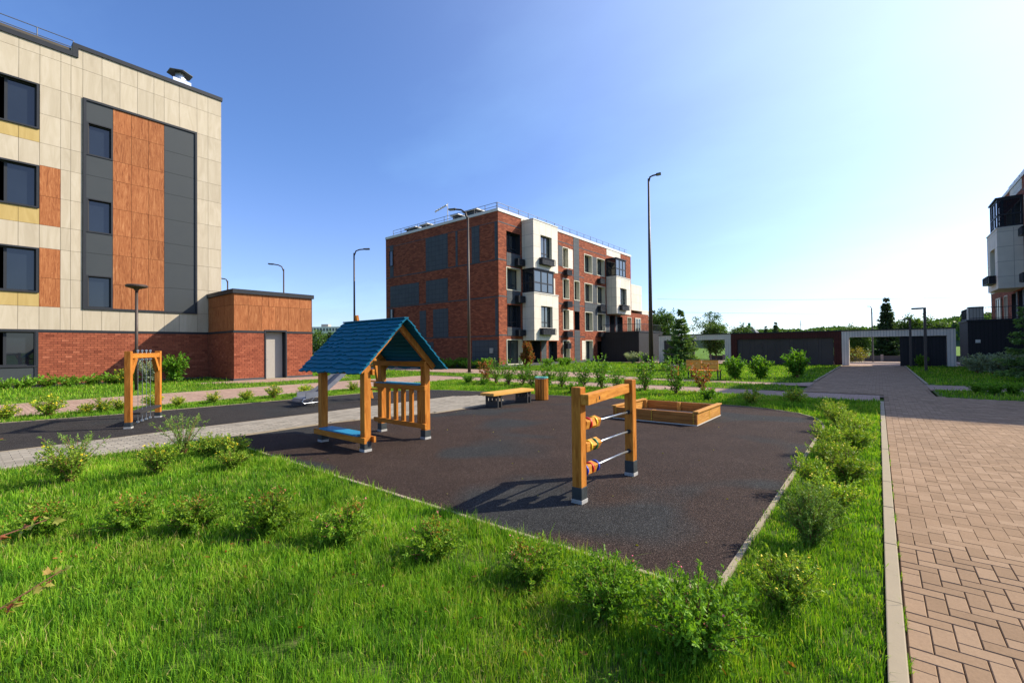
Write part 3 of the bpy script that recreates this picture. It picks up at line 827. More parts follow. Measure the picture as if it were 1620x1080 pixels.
for a, c in ((4.02, 4.71), (4.71, 5.39), (5.39, 6.08), (6.08, 6.76), (6.76, 7.2), (7.2, 7.87), (7.87, 8.7)):
    panel(a, c, 13.70, 15.07, 'cream_panel'); panel(a, c, 15.07, 15.98, 'cream_panel')
    panel(a, c, 2.6, 3.62, 'cream_panel')
for a, c in ((8.7, 9.23), (9.23, 9.9)):
    for e, f in zip(ZR, ZR[1:]):
        panel(a, c, e, f, 'cream_panel')
for e, f in ((12.62, 13.62), (10.06, 11.02), (8.95, 10.06), (6.32, 7.31), (5.24, 6.32)):
    panel(4.14, 5.12, e, f, 'dark_panel')
zb = [3.69, 4.89, 6.35, 7.34, 8.65, 10.04, 11.03, 12.47, 13.62]
for a, c in ((5.12, 5.84), (5.84, 6.54), (6.54, 7.2)):
    for e, f in zip(zb, zb[1:]): panel(a, c, e, f, 'orange_panel')
zc_ = [3.69, 4.94, 6.26, 7.31, 8.6, 9.96, 11.11, 12.26, 13.62]
for e, f in zip(zc_, zc_[1:]): panel(7.2, 8.6, e, f, 'dark_panel')
b = MB()   # slim dark frame round the stair column
for a in ((4.03, 4.14, 3.60, 13.72), (8.6, 8.69, 3.60, 13.72), (4.14, 8.6, 3.60, 3.69), (4.14, 8.6, 13.62, 13.72)):
    tb(b, TL, a[0], a[1], -0.03, 0.06, a[2], a[3])
b.build('stair_frame', 'anthracite', lb)
for k, (a, c) in enumerate(SW):
    w = window(lb, TL, 4.20, 5.08, a - 0.02, c + 0.03, 0.2, fw_=0.07)
    b = MB()
    for q in ((4.14, 4.22, a - 0.05, c + 0.05), (5.05, 5.12, a - 0.05, c + 0.05), (4.22, 5.05, a - 0.05, a + 0.02), (4.22, 5.05, c, c + 0.05)):
        tb(b, TL, q[0], q[1], -0.03, 0.03, q[2], q[3])
    b.build('surround', 'anthracite', w)
for off in (0, -4.71):
    for a, c in WIN + [(0.93, 2.56)]:
        u1 = 2.57 + off; u0 = 0.24 + off if off == 0 else -4.66
        if off: u1 = -2.14
        w = window(lb, TL, u0 + 0.05, u1 - 0.05, a + 0.04, c - 0.04, 0.2, mull=(u0 + 1.33, u0 + 0.45), fw_=0.08, curtain=(a < 6 and off == 0 and a > 3))
        b = MB()
        for q in ((u0, u0 + 0.08, a, c), (u1 - 0.08, u1, a, c), (u0 + 0.08, u1 - 0.08, a, a + 0.07), (u0 + 0.08, u1 - 0.08, c - 0.07, c)):
            tb(b, TL, q[0], q[1], -0.03, 0.06, q[2], q[3])
        b.build('surround', 'anthracite', w)
    part('spandrel_panel', 'dark_panel', lb, TL, (0.26 if off == 0 else -4.6), (2.44 if off == 0 else -2.2), -0.03, 0.02, 0.16, 0.90)
part('jamb', 'anthracite', lb, TL, 2.45, 2.56, -0.03, 0.05, 0.1, 2.49)
b = MB()
bricks(b, TL, 2.57, 9.22, 0.12, 2.49)
bricks(b, TL, -2.1, 0.2, 0.12, 2.49); bricks(b, TL, -9, -4.7, 0.12, 2.49)
bricks(b, lambda u, n, z: (u, 9.23 - n, z), XW + 0.015, -25.75, 0.12, 2.49)
TA = lambda u, n, z: (-25.75 + n, u, z)
bricks(b, TA, 9.23, 10.72, 0.12, 2.49); bricks(b, TA, 11.9, 13.37, 0.12, 2.49)
b.build('brickwork', 'brick', lb, kind='stuff')
b = MB()
tb(b, TL, -2.1, 0.2, -0.02, -0.001, 0.1, 2.5); tb(b, TL, -9, -4.7, -0.02, -0.001, 0.1, 2.5); tb(b, TL, 2.565, 9.22, -0.02, -0.001, 0.1, 2.5)
b.box(XW, -25.75, 9.232, 9.30, 0.1, 2.5)
b.box(-25.83, -25.752, 9.30, 10.72, 0.1, 2.5); b.box(-25.83, -25.752, 11.9, 13.37, 0.1, 2.5)
b.box(-34, -25.75, 13.33, 13.37, 0.1, 4.5)
b.build('mortar_backing', 'mortar', lb, kind='stuff')
b = MB()
tb(b, TL, -9, 9.2, -0.03, 0.035, 2.49, 2.60)
b.box(XW + 0.02, -25.75, 9.195, 9.23, 2.49, 2.60); b.box(-25.75, -25.715, 9.195, 10.72, 2.49, 2.60); b.box(-25.75, -25.715, 11.9, 13.4, 2.49, 2.60)
b.build('belt_course', 'anthracite', lb)
b = MB()
tb(b, TL, -9, 9.2, -0.03, 0.03, 0.0, 0.12)
b.box(XW + 0.02, -25.75, 9.20, 9.25, 0.0, 0.115); b.box(-25.75, -25.72, 9.20, 10.72, 0.0, 0.115); b.box(-25.75, -25.72, 11.9, 13.38, 0.0, 0.115)
b.build('base_course', 'plinth', lb)
b = MB()
b.box(-30, -26.3, 9.31, 13.32, 0.0, 4.5); b.box(-34, -30.0, 9.95, 13.32, 0.0, 4.5); b.box(-26.3, -25.84, 9.31, 10.7, 0.0, 4.5); b.box(-26.3, -25.84, 11.92, 13.32, 0.0, 4.5); b.box(-26.3, -25.84, 10.7, 11.92, 2.68, 4.5)
b.build('annex_core', 'backing', lb)
for e, f, js in ((2.6, 3.93, (9.23, 9.91, 10.59, 10.96, 11.32, 12.01, 12.71, 13.37)), (3.93, 4.52, (9.23, 9.91, 10.94, 11.99, 12.62, 13.37))):
    for a, c in zip(js, js[1:]):
        panel(a, c, e, f, 'orange_panel', TA)
    for a, c in zip((XW + 0.02, -28.1, -27.0, -25.78), (-28.1, -27.0, -25.78)):
        panel(a, c, e, f, 'orange_panel', lambda u, n, z: (u, 9.232 - n, z))
b = MB()
b.box(-34, -25.66, 9.15, 13.45, 4.52, 4.74)
b.build('annex_coping', 'anthracite', lb)
# door in a deep dark jamb
b = MB()
for q in ((10.72, 10.79, 0, 2.66), (11.83, 11.90, 0, 2.66), (10.79, 11.83, 2.57, 2.66)):
    tb(b, TA, q[0], q[1], -0.42, 0.045, q[2], q[3])
tb(b, TA, 10.79, 11.83, -0.42, -0.36, 0.0, 2.57)
b.build('door_frame', 'anthracite', lb)
d = part('door', 'door_grey', lb, TA, 10.80, 11.80, -0.36, -0.31, 0.03, 2.55, bevel=0.006)
b = MB(); tb(b, TA, 10.86, 10.89, -0.31, -0.25, 1.04, 1.07); tb(b, TA, 10.86, 11.0, -0.25, -0.23, 1.04, 1.07)
b.build('handle', 'steel', d)
part('threshold', 'concrete', lb, TA, 10.72, 11.9, -0.4, 0.25, 0.0, 0.03)
# copings and roof rail
b = MB()
tb(b, TL, -9, 3.86, -0.4, 0.06, 15.52, 15.74); tb(b, TL, 3.86, 9.95, -0.4, 0.062, 15.98, 16.18); tb(b, TL, 3.66, 3.86, -0.4, 0.064, 15.52, 16.18)
b.build('coping', 'anthracite', lb)
b = MB()
for y in np.arange(-8, 3.9, 1.22):
    b.tube([(XW - 0.7, y + 0.8, 15.7), (XW - 0.7, y + 0.8, 16.62)], 0.022)
for z in (16.28, 16.62): b.tube([(XW - 0.7, -8, z), (XW - 0.7, 3.75, z)], 0.02)
b.build('roof_railing', 'lamp_grey', lb)
vt = MB(); vc = (XW - 0.75, 8.1, 15.72)
vt.lathe([(0.30, 0), (0.30, 0.95), (0.33, 0.96), (0.33, 1.0), (0.22, 1.0), (0.22, 1.3)], vc, 20)
vo = vt.build('roof_vent', 'galvanised', lb, smooth=False)
MB().lathe([(0.0, 1.52), (0.62, 1.30), (0.62, 1.27), (0.0, 1.40)], vc, 6).build('vent_cap', 'lamp_grey', vo)
MB().box(vc[0] - 0.42, vc[0] + 0.42, vc[1] - 0.42, vc[1] + 0.42, 15.7, 16.55).build('vent_base', 'galvanised', vo)

# --- brick blocks (front facade described along u, outward n)
def ac_basket(parent, T, u0, u1, z0, z1, n=0.0):
    b = MB(); tb(b, T, u0, u1, n + 0.004, n + 0.42, z0, z0 + 0.04)
    for k in range(9):
        u = u0 + (u1 - u0) * k / 8; tb(b, T, u - 0.02, u + 0.02, n + 0.40, n + 0.425, z0 + 0.04, z1 - 0.03)
    for k in range(5):
        w = 0.03 + 0.36 * k / 4
        for u in (u0, u1 - 0.03): tb(b, T, u, u + 0.03, n + w, n + w + 0.03, z0 + 0.04, z1 - 0.03)
    tb(b, T, u0, u1, n + 0.004, n + 0.42, z1 - 0.03, z1)
    tb(b, T, u0 + 0.08, u1 - 0.08, n + 0.06, n + 0.34, z0 + 0.04, z1 - 0.08)
    b.build('air_conditioner_basket', 'anthracite', parent)
def block(label, X0, Y0, s, detail=True):
    T = lambda u, n, z: (X0 + s * n, Y0 + u, z)
    root = thing('brick_block', label, 'building', (X0, Y0, 0))
    D = 0.48
    wins = [  # u0,u1,z0,z1, surround: c cream, d dark
        (1.0, 2.78, 9.15, 10.85, 'd'), (1.0, 2.75, 6.2, 7.93, 'c'), (1.0, 2.75, 3.21, 4.99, 'd'), (0.95, 2.85, 0.26, 2.17, 'c'),
        (4.2, 5.55, 0.10, 2.12, 'd'), (6.75, 8.15, 0.10, 2.12, 'd'),
        (9.3, 10.2, 9.06, 10.9, 'c'), (9.27, 10.27, 6.14, 7.95, 'c'), (9.23, 10.23, 3.22, 5.05, 'c'), (9.16, 10.28, 0.27, 2.15, 'c'),
        (11.27, 12.25, 6.15, 7.96, 'c'), (11.27, 12.22, 3.22, 5.0, 'd'),
        (13.3, 14.8, 9.08, 10.86, 'c'), (15.9, 17.55, 9.1, 10.86, 'c'), (13.3, 14.8, 6.13, 7.94, 'c'), (15.9, 17.6, 6.12, 7.92, 'c'),
        (13.3, 14.8, 3.2, 5.05, 'c'), (15.85, 17.6, 3.25, 5.03, 'c'), (13.35, 14.75, 0.28, 2.18, 'c'), (15.75, 17.5, 0.08, 2.15, 'd'),
        (6.0, 6.95, 6.2, 7.75, 'c'), (18.7, 19.9, 3.15, 5.0, 'd'), (20.5, 21.9, 3.15, 4.95, 'd'), (23.2, 24.2, 3.15, 4.95, 'c'),
        (18.9, 20.4, 9.2, 10.9, 'd'), (3.4, 5.6, 6.2, 7.7, 'd')]
    if s < 0:
        wins += [(21.2, 22.6, 6.2, 7.9, 'c'), (23.0, 24.1, 6.2, 7.9, 'c')]
    b = MB()
    wall_holes(b, T, 0, 24.3, 0.25, 12.2, [(w[0], w[1], w[2], w[3], 1 if w[4] == 'c' else 2) for w in wins], D, 0, 1)
    x1 = X0 - s * 14.4
    lo, hi = min(x1, X0 - s * 0.56), max(x1, X0 - s * 0.56)
    b.box(lo, hi, Y0 + 0.36, Y0 + 24.3, 0, 12.0, 0)
    b.face([(X0, Y0, 0.25), (x1, Y0, 0.25), (x1, Y0, 12.2), (X0, Y0, 12.2)], 0)
    b.face([(x1, Y0, 0), (x1, Y0 + 24.3, 0), (x1, Y0 + 24.3, 12.2), (x1, Y0, 12.2)], 0)
    b.face([(X0, Y0 + 24.3, 0), (x1, Y0 + 24.3, 0), (x1, Y0 + 24.3, 12.2), (X0, Y0 + 24.3, 12.2)], 0)
    b.build('wall', ['brick_wall', 'cream_reveal', 'anthracite'], root)
    b = MB(); tb(b, T, -0.01, 24.31, -14.4, 0.012, 0.0, 0.25); b.build('plinth', 'plinth', root)
    b = MB(); tb(b, T, -0.06, 24.36, -0.45, 0.06, 12.2, 12.42); tb(b, T, -0.06, 0.4, -14.4, -0.45, 12.2, 12.42); tb(b, T, 0.4, 24.3, -14.4, -14.0, 12.2, 12.42)
    b.build('coping', 'coping_white', root)
    b = MB(); tb(b, T, 0.4, 24.3, -14.0, -0.45, 12.0, 12.1); b.build('roof', 'roofing', root)
    for w in wins:
        u0, u1, z0, z1, k = w
        wd = u1 - u0
        mull = (u0 + wd * 0.5,) if wd > 1.3 else ()
        wn_ = window(root, T, u0, u1, z0, z1, D - 0.02, mull=mull, trans=(z0 + 0.45,) if z1 - z0 > 1.5 else (), fw_=0.07, glass_='window_glass_light' if k == 'c' else 'window_glass', curtain=(k == 'c' and random.random() < 0.45))
        if k == 'c':
            b = MB(); e = 0.06
            for q in ((u0 - e, u0, z0 - e, z1 + e), (u1, u1 + e, z0 - e, z1 + e), (u0, u1, z0 - e, z0), (u0, u1, z1, z1 + e)):
                tb(b, T, q[0], q[1], -0.02, 0.03, q[2], q[3])
            b.build('trim', 'cream_reveal', wn_)
    # grey and white fields, 2 cm proud of the brick
    for q in ((1.0, 2.78, 8.1, 9.13), (1.0, 2.75, 5.08, 6.1), (1.0, 2.75, 2.5, 3.19), (5.62, 6.4, 0.26, 2.13), (8.5, 9.18, 9.08, 10.97),
              (11.2, 12.24, 8.05, 12.18), (11.2, 12.24, 5.03, 6.05), (11.2, 12.24, 0.26, 3.18), (14.9, 15.78, 9.0, 10.87), (14.9, 15.78, 6.07, 7.96), (13.25, 17.75, 5.13, 6.03), (14.9, 15.78, 3.2, 5.11), (17.7, 18.6, 3.1, 5.0), (20.0, 20.45, 3.1, 5.0)):
        part('grey_panel', 'grey_tile', root, T, q[0], q[1], -0.02, 0.02, q[2], q[3])
    for q in ((10.28, 11.05, 9.06, 10.93), (10.3, 11.0, 3.22, 5.06), (12.6, 13.26, 0.3, 2.18), (18.1, 21.5, 11.5, 12.18), (2.95, 8.3, 11.95, 12.19), (7.03, 7.9, 6.1, 7.8)):
        part('white_panel', 'white_tile', root, T, q[0], q[1], -0.02, 0.02, q[2], q[3])
    b = MB()
    for z in (8.42, 5.55, 2.5):
        for a, c in ((0, 0.98), (8.35, 11.18), (12.26, 13.2), (17.8, 17.94)): tb(b, T, a, c, -0.02, 0.012, z, z + 0.10)
    tb(b, T, 0, 2.9, -0.02, 0.012, 11.35, 11.43); tb(b, T, 8.35, 17.9, -0.02, 0.012, 11.3, 11.38)
    b.build('band', 'grey_tile', root, kind='stuff')
    # white bays
    for (u0, u1, z0, z1, w) in ((3.0, 6.6, 7.97, 11.98, (4.0, 5.65, 9.0, 10.9)), (3.0, 6.6, 2.15, 6.0, (3.97, 5.65, 3.2, 5.0)), (17.95, 21.5, 5.1, 9.05, (18.8, 20.45, 6.1, 7.9))):
        TF = lambda u, n, z: T(u, 1.2 + n, z)
        b = MB(); wall_holes(b, TF, u0, u1, z0, z1, [(w[0], w[1], w[2], w[3], 1)], 0.34, 0, 1)
        for u in (u0, u1): b.face([T(u, 0.021, z0), T(u, 1.2, z0), T(u, 1.2, z1), T(u, 0.021, z1)], 0)
        b.face([T(u0, 0.021, z0), T(u1, 0.021, z0), T(u1, 1.2, z0), T(u0, 1.2, z0)], 2); b.face([T(u0, 0.021, z1), T(u1, 0.021, z1), T(u1, 1.2, z1), T(u0, 1.2, z1)], 0)
        bay = b.build('bay', ['white_tile', 'cream_reveal', 'cream_reveal'], root)
        part('bay_coping', 'coping_white', bay, T, u0 - 0.03, u1 + 0.03, 0.021, 1.24, z1, z1 + 0.07)
        window(root, TF, *w, 0.32, mull=(w[0] + 0.55 * (w[1] - w[0]),), trans=(w[2] + 0.45,), fw_=0.07, glass_='window_glass_light')
        ac_basket(root, T, w[0] - 0.25, w[1] - 0.1, w[2] - 0.6, w[2] - 0.06, 1.2)
    # glazed loggias above the lower bays
    for (u0, u1, z0, z1) in ((3.05, 5.95, 6.09, 7.95), (17.95, 20.4, 9.14, 11.0)):
        b = MB()
        for u in (u0, u0 + (u1 - u0) * .35, u0 + (u1 - u0) * .68, u1 - 0.09): tb(b, T, u, u + 0.09, 1.08, 1.17, z0, z1)
        for z in (z0, z0 + 0.75, z1 - 0.12): tb(b, T, u0 + 0.092, u1 - 0.092, 1.09, 1.16, z, z + 0.1)
        for u in (u0, u1 - 0.09):
            for z in (z0, z0 + 0.75, z1 - 0.12): tb(b, T, u, u + 0.09, 0.1, 1.08, z, z + 0.1)
            tb(b, T, u, u + 0.09, 0.021, 0.11, z0, z1)
        tb(b, T, u0 - 0.05, u1 + 0.05, 0.021, 1.25, z1, z1 + 0.09)
        lg = b.build('loggia', 'anthracite', root)
        tb(MB(), T, u0 + 0.09, u1 - 0.09, 1.11, 1.13, z0 + 0.1, z1 - 0.12).build('pane', 'window_glass_light', lg)
        tb(MB(), T, u0 + 0.03, u0 + 0.05, 0.12, 1.07, z0 + 0.1, z1 - 0.12).build('pane', 'window_glass', lg)
    for (u0, u1, z0, z1) in ((2.0, 2.85, 8.2, 8.75), (2.0, 2.85, 5.2, 5.75), (2.0, 2.85, 2.5, 3.0), (9.4, 10.2, 8.3, 8.8), (9.4, 10.2, 5.3, 5.85), (9.3, 10.2, 2.5, 3.05), (9.3, 9.9, 1.4, 1.95), (15.9, 16.8, 8.2, 8.7), (15.9, 16.8, 5.3, 5.85), (15.9, 16.8, 2.6, 3.1)):
        ac_basket(root, T, u0, u1, z0, z1, 0.02)
    # stepped far end
    b = MB(); tb(b, T, 24.32, 27.4, -10, 0.0, 5.9, 9.0, 0); tb(b, T, 27.41, 29.6, -10, 0.0, 5.55, 6.05, 0); b.build('white_step', 'white_tile', root)
    b = MB(); tb(b, T, 24.32, 29.45, -10, -0.01, 0.0, 5.55, 0); b.build('low_wing', 'brick_wall', root)
    window(root, T, 25.2, 26.8, 3.2, 5.0, -0.03, mull=(26.0,), fw_=0.1, frame='cream_reveal')
    # roof railing
    b = MB()
    for u in np.arange(0.3, 24.3, 1.35): b.tube([T(u, -0.3, 12.42), T(u, -0.3, 13.0)], 0.025, 5)
    for z in (12.72, 13.0): b.tube([T(0.3, -0.3, z), T(23.9, -0.3, z)], 0.02, 5); b.tube([T(0.3, -0.3, z), T(0.3, -13.6, z)], 0.02, 5)
    for n_ in np.arange(-13.6, -0.3, 1.2): b.tube([T(0.3, n_, 12.42), T(0.3, n_, 13.0)], 0.025, 5)
    b.build('roof_railing', 'lamp_grey', root)
    return root, T
root, T2 = block('brick block of four storeys with projecting white bays, middle distance', -22.86, 26.8, 1)
TY = lambda u, n, z: (u, 26.8 - n, z)
for x0, x1, z0, z1 in ((-31.35, -28.52, 8.45, 11.4), (-27.56, -27.32, 8.45, 11.4), (-25.68, -24.82, 8.45, 11.42), (-23.2, -22.9, 8.45, 11.38), (-36.57, -32.33, 5.62, 7.57), (-31.36, -28.55, 5.62, 7.58),
                       (-32.26, -31.38, 2.55, 4.95), (-30.44, -28.53, 2.55, 4.98), (-23.22, -22.93, 2.55, 5.4), (-25.74, -23.0, 0.26, 2.19), (-31.36, -30.43, 1.4, 2.14)):
    part('grey_panel', 'grey_tile', root, TY, x0, x1, 0.002, 0.025, z0, z1)
for z in (8.37, 5.5, 2.45, 11.36):
    part('band', 'grey_tile', root, TY, -37.2, -22.87, 0.002, 0.012, z, z + (0.09 if z < 11 else 0.05))
for z0, z1 in ((9.5, 10.97), (4.28, 5.4), (6.5, 6.6)):
    if z1 - z0 > 0.5: window(root, TY, -36.58, -36.05, z0, z1, -0.03, fw_=0.05)
for x0, x1, z0, z1 in ((-36.58, -36.05, 10.99, 11.5), (-36.58, -36.05, 8.48, 9.48)):
    part('grey_panel', 'grey_tile', root, TY, x0, x1, 0.002, 0.025, z0, z1)
part('junction_box', 'door_grey', root, TY, -23.75, -23.45, 0.026, 0.14, 1.15, 1.55)
for (cx, cy, w, h) in ((-34.3, 28.0, 1.3, 0.42), (-32.6, 28.2, 0.8, 0.5), (-28.3, 28.0, 0.6, 0.5), (-26.4, 27.9, 1.3, 0.5)):
    b = MB(); b.box(cx - w / 2, cx + w / 2, cy - 0.5, cy + 0.5, 12.1, 12.5 + h)
    v_ = b.build('roof_vent', 'anthracite', root)
    MB().box(cx - w / 2 - 0.2, cx + w / 2 + 0.2, cy - 0.65, cy + 0.65, 12.5 + h, 12.58 + h).build('vent_cap', 'coping_white', v_)
b = MB(); b.tube([(-30.2, 28.4, 12.1), (-30.2, 28.4, 14.7)], 0.03, 6)
for k in range(5): b.beam((-30.2 - 0.32 * k - 0.1, 28.4, 14.55 - 0.05 * k), (-30.2 - 0.32 * k - 0.4, 28.4, 14.5 - 0.07 * k), 0.10, 0.10)
b.build('aerial', 'coping_white', root)

root3, T3 = block('brick block with white bays at the right edge, seen in its own shade', 7.4, 25.5, -1)
def dark_annex(name, label, T, u0, u1, n1, ztop, s):
    root = thing(name, label, 'outbuilding', T(u0, n1 / 2, 0))
    b = MB(); tb(b, T, u0, u1, 0.05, n1, 0.0, ztop)
    b.build('wall', 'black_sheet', root)
    b = MB(); tb(b, T, u0 - 0.06, u1 + 0.06, 0.05, n1 + 0.06, ztop, ztop + 0.10); b.build('coping', 'anthracite', root)
    b = MB()
    for k in range(int((n1 - 0.4) / 0.14)):
        n_ = 0.3 + k * 0.14; b.tube([T(u0 + 0.1, n_, ztop + 0.1), T(u0 + 0.1, n_, ztop + 0.85)], 0.010, 4)
    for k in range(int((u1 - u0) / 0.14)):
        b.tube([T(u0 + 0.1 + k * 0.14, n1 - 0.1, ztop + 0.1), T(u0 + 0.1 + k * 0.14, n1 - 0.1, ztop + 0.85)], 0.010, 4)
    for z in (ztop + 0.18, ztop + 0.85):
        b.tube([T(u0 + 0.1, 0.2, z), T(u0 + 0.1, n1 - 0.1, z), T(u1 - 0.1, n1 - 0.1, z)], 0.022, 5)
    b.build('railing', 'anthracite', root)
    return root
dark_annex('dark_annex', 'charcoal metal clad entrance annex beside the brick block', T2, 16.6, 23.0, 4.2, 3.0, 1)
da = dark_annex('dark_annex', 'black metal clad entrance annex left of the shaded block', T3, 15.4, 19.2, 2.95, 2.92, -1)
bb = MB(); tb(bb, T3, 15.36, 15.40, 2.4, 2.62, 1.55, 1.75); bb.build('sign_plate', 'coping_white', da)
bb = MB(); tb(bb, T3, 15.5, 16.2, 2.2, 2.9, 3.02, 3.85); bb.build('terrace_screen', 'door_grey', da)

# ------------------------------------------------------------------ garden wall with gateway
YF = 41.0
TFc = lambda u, n, z: (u, YF - n, z)
def frame_wall(name, label, x0, x1, mat, fills, side, z1=2.5):
    root = thing(name, label, 'wall', (x0, YF, 0))
    b = MB()
    tb(b, TFc, x0, x0 + side, -0.5, 0.0, -0.05, z1); tb(b, TFc, x1 - side, x1, -0.5, 0.0, -0.05, z1)
    tb(b, TFc, x0 + side, x1 - side, -0.5, 0.0, 2.05, z1)
    b.build('frame', mat, root)
    part('coping', 'anthracite', root, TFc, x0 + 0.003, x1 - 0.003, -0.54, 0.05, z1, z1 + 0.07)
    for a, c, mm in fills:
        n = max(1, int(round((c - a) / 0.92)))
        for k in range(n):
            part('infill_panel', mm, root, TFc, a + (c - a) * k / n + 0.004, a + (c - a) * (k + 1) / n - 0.004, -0.3, -0.14, -0.05, 2.048)
    return root
frame_wall('gateway_wall', 'pale slatted wall frame with an opening behind the spruce', -15.72, -9.6, 'white_slat', [(-15.25, -12.6, 'charcoal_sheet')], 0.46)
frame_wall('garden_wall', 'maroon framed garden wall with wide charcoal infill', -9.598, -2.1, 'maroon_panel', [(-9.12, -2.6, 'charcoal_sheet')], 0.48)
frame_wall('gateway_wall', 'pale slatted gateway frame the paved walk leads through', -2.098, 3.9, 'white_slat', [(1.13, 3.46, 'black_sheet')], 0.43)

# ------------------------------------------------------------------ playground things
def post(root, x, y, s, z0, z1, mat='stained_wood', name='post', rz=0.0):
    h = s / 2
    p = MB().box(x - h, x + h, y - h, y + h, z0, z1).build(name, mat, root, bevel=0.007)
    q = h + 0.004
    f = MB().box(x - q, x + q, y - q, y + q, 0.045, z0 + 0.004).build('foot_sleeve', 'foot_sleeve', root, bevel=0.004)
    MB().box(x - q - 0.004, x + q + 0.004, y - q - 0.004, y + q + 0.004, 0.0, 0.05).build('foot_plate', 'foot_plate', root, bevel=0.003)
    return p

# bead frame
bf = thing('bead_frame', 'wooden bead frame with three steel rods of coloured beads on the rubber', 'play panel', (-2.34, 4.55, 0.012))
XA = -2.34
p1 = post(bf, XA, 3.95, 0.105, 0.165, 1.153); p2 = post(bf, XA, 5.16, 0.105, 0.185, 1.155)
MB().beam((XA + 0.097, 3.90, 1.035), (XA - 0.02, 5.10, 1.055), 0.085, 0.105).build('top_beam', 'stained_wood_y', bf, bevel=0.006)
MB().box(XA + 0.138, XA + 0.143, 4.12, 4.135, 1.02, 1.055).build('bolt_cover', 'black_plastic', bf)
for rz_, seq in ((0.77, 'wRwYw'), (0.54, 'wYwGw'), (0.31, 'BwRwB')):
    rd = MB().tube([(XA, 4.0, rz_), (XA, 5.11, rz_)], 0.012, 8).build('rod', 'steel', bf, smooth=True)
    MB().tube([(XA, 5.085, rz_), (XA, 5.108, rz_)], 0.026, 10).build('grommet', 'black_plastic', rd)
    y = 4.02
    for ch in seq:
        if ch == 'w':
            a = random.uniform(0, 1.5); b = MB(); hh = 0.046
            cc, ss = math.cos(a) * hh, math.sin(a) * hh
            q = [(XA + cc - ss, rz_ + ss + cc), (XA - cc - ss, rz_ - ss + cc), (XA - cc + ss, rz_ - ss - cc), (XA + cc + ss, rz_ + ss - cc)]
            b.hexa([(u, y, v) for u, v in q] + [(u, y + 0.085, v) for u, v in q])
            b.build('bead_cube', 'stained_wood_y', bf, bevel=0.008); y += 0.088
        else:
            MB().tube([(XA, y, rz_), (XA, y + 0.004, rz_), (XA, y + 0.018, rz_), (XA, y + 0.022, rz_)], 0.062, 20).build('bead_disc', {'R': 'red_paint', 'Y': 'yellow_paint', 'G': 'green_paint', 'B': 'blue_paint'}[ch], bf, bevel=0.004); y += 0.026

# playhouse
ph = thing('playhouse', 'small open wooden playhouse with a stepped blue roof', 'playhouse', (-6.7, 4.56, 0.012))
PX0, PX1, PY0, PY1 = -7.31, -6.07, 3.98, 5.15
for x, y in ((PX0, PY0), (PX1, PY0), (PX0, PY1), (PX1, PY1)):
    post(ph, x, y, 0.115, 0.16, 1.36 if y > 4.5 else 1.30)
RYC, RZ_, EZ = 4.56, 2.02, 1.19
rows = 13
for side in (-1, 1):
    for k in range(rows):
        t0, t1 = (k - 0.3 if k else 0) / rows, (k + 1.22) / rows
        ya, za = RYC + side * 0.82 * t0, RZ_ - 0.83 * t0
        yb, zb = RYC + side * 0.82 * t1, RZ_ - 0.83 * t1
        n_ = Vector((0, side * 0.83, 0.82)).normalized()
        b = MB(); nx = 34; x0, x1 = -7.6 + random.uniform(-.012, .012), -5.80 + random.uniform(-.012, .012)
        nots = [random.uniform(x0, x1) for _ in range(6)]
        ph_ = random.uniform(0, 6); prof = []
        for i in range(nx + 1):
            x = x0 + (x1 - x0) * i / nx
            d = 0.008 * math.sin(x * 14 + ph_) + 0.005 * math.sin(x * 31 + 2 * ph_)
            if any(abs(x - q) < 0.035 for q in nots): d -= 0.024
            prof.append((x, d))
        dn = Vector((0, side * 0.82, -0.83)).normalized()
        top_, bot_ = [], []
        for x, d in prof:
            pa = Vector((x, ya, za)) + n_ * 0.004; pb = Vector((x, yb, zb)) + dn * d + n_ * 0.032
            top_.append((pa + n_ * 0.012, pb + n_ * 0.010)); bot_.append((pa, pb - n_ * 0.016))
        for i in range(nx):
            (a0, b0), (a1, b1) = top_[i], top_[i + 1]; (c0, d0), (c1, d1) = bot_[i], bot_[i + 1]
            b.face([a0, b0, b1, a1]); b.face([c0, c1, d1, d0]); b.face([b0, d0, d1, b1]); b.face([a0, a1, c1, c0])
        for i in (0, nx):
            (a0, b0), (c0, d0) = top_[i], bot_[i]; b.face([a0, b0, d0, c0])
        b.build('roof_board', 'roof_blue', ph)
MB().prism([(-7.59, RYC - 0.045), (-5.81, RYC - 0.045), (-5.81, RYC + 0.045), (-7.59, RYC + 0.045)], RZ_ + 0.012, RZ_ + 0.034).build('ridge_board', 'roof_blue', ph, bevel=0.004)
for x in (PX0 + 0.0, PX1 + 0.06):
    for sd in (-1, 1):
        MB().beam((x, RYC + sd * 0.02, RZ_ - 0.10), (x, RYC + sd * 0.72, RZ_ - 0.80), 0.05, 0.10).build('rafter', 'stained_wood', ph, bevel=0.004)
MB().box(PX0 - 0.1, PX1 + 0.1, PY1 - 0.10, PY1 - 0.056, 1.245, 1.335).build('tie_beam', 'stained_wood_x', ph, bevel=0.005)
MB().box(PX0 - 0.1, PX1 + 0.1, PY0 + 0.058, PY0 + 0.10, 1.16, 1.245).build('tie_beam', 'stained_wood_x', ph, bevel=0.005)
MB().box(PX0 - 0.13, PX1 + 0.1, PY1 - 0.10, PY1 - 0.056, 0.84, 0.925).build('rail', 'stained_wood_x', ph, bevel=0.005)
MB().box(PX0 - 0.02, PX1 - 0.06, PY1 - 0.13, PY1 + 0.13, 0.926, 0.944).build('counter_board', 'seat_blue', ph, bevel=0.004)
MB().box(PX0 - 0.13, PX1 + 0.1, PY1 - 0.10, PY1 - 0.056, 0.20, 0.28).build('rail', 'stained_wood_x', ph, bevel=0.005)
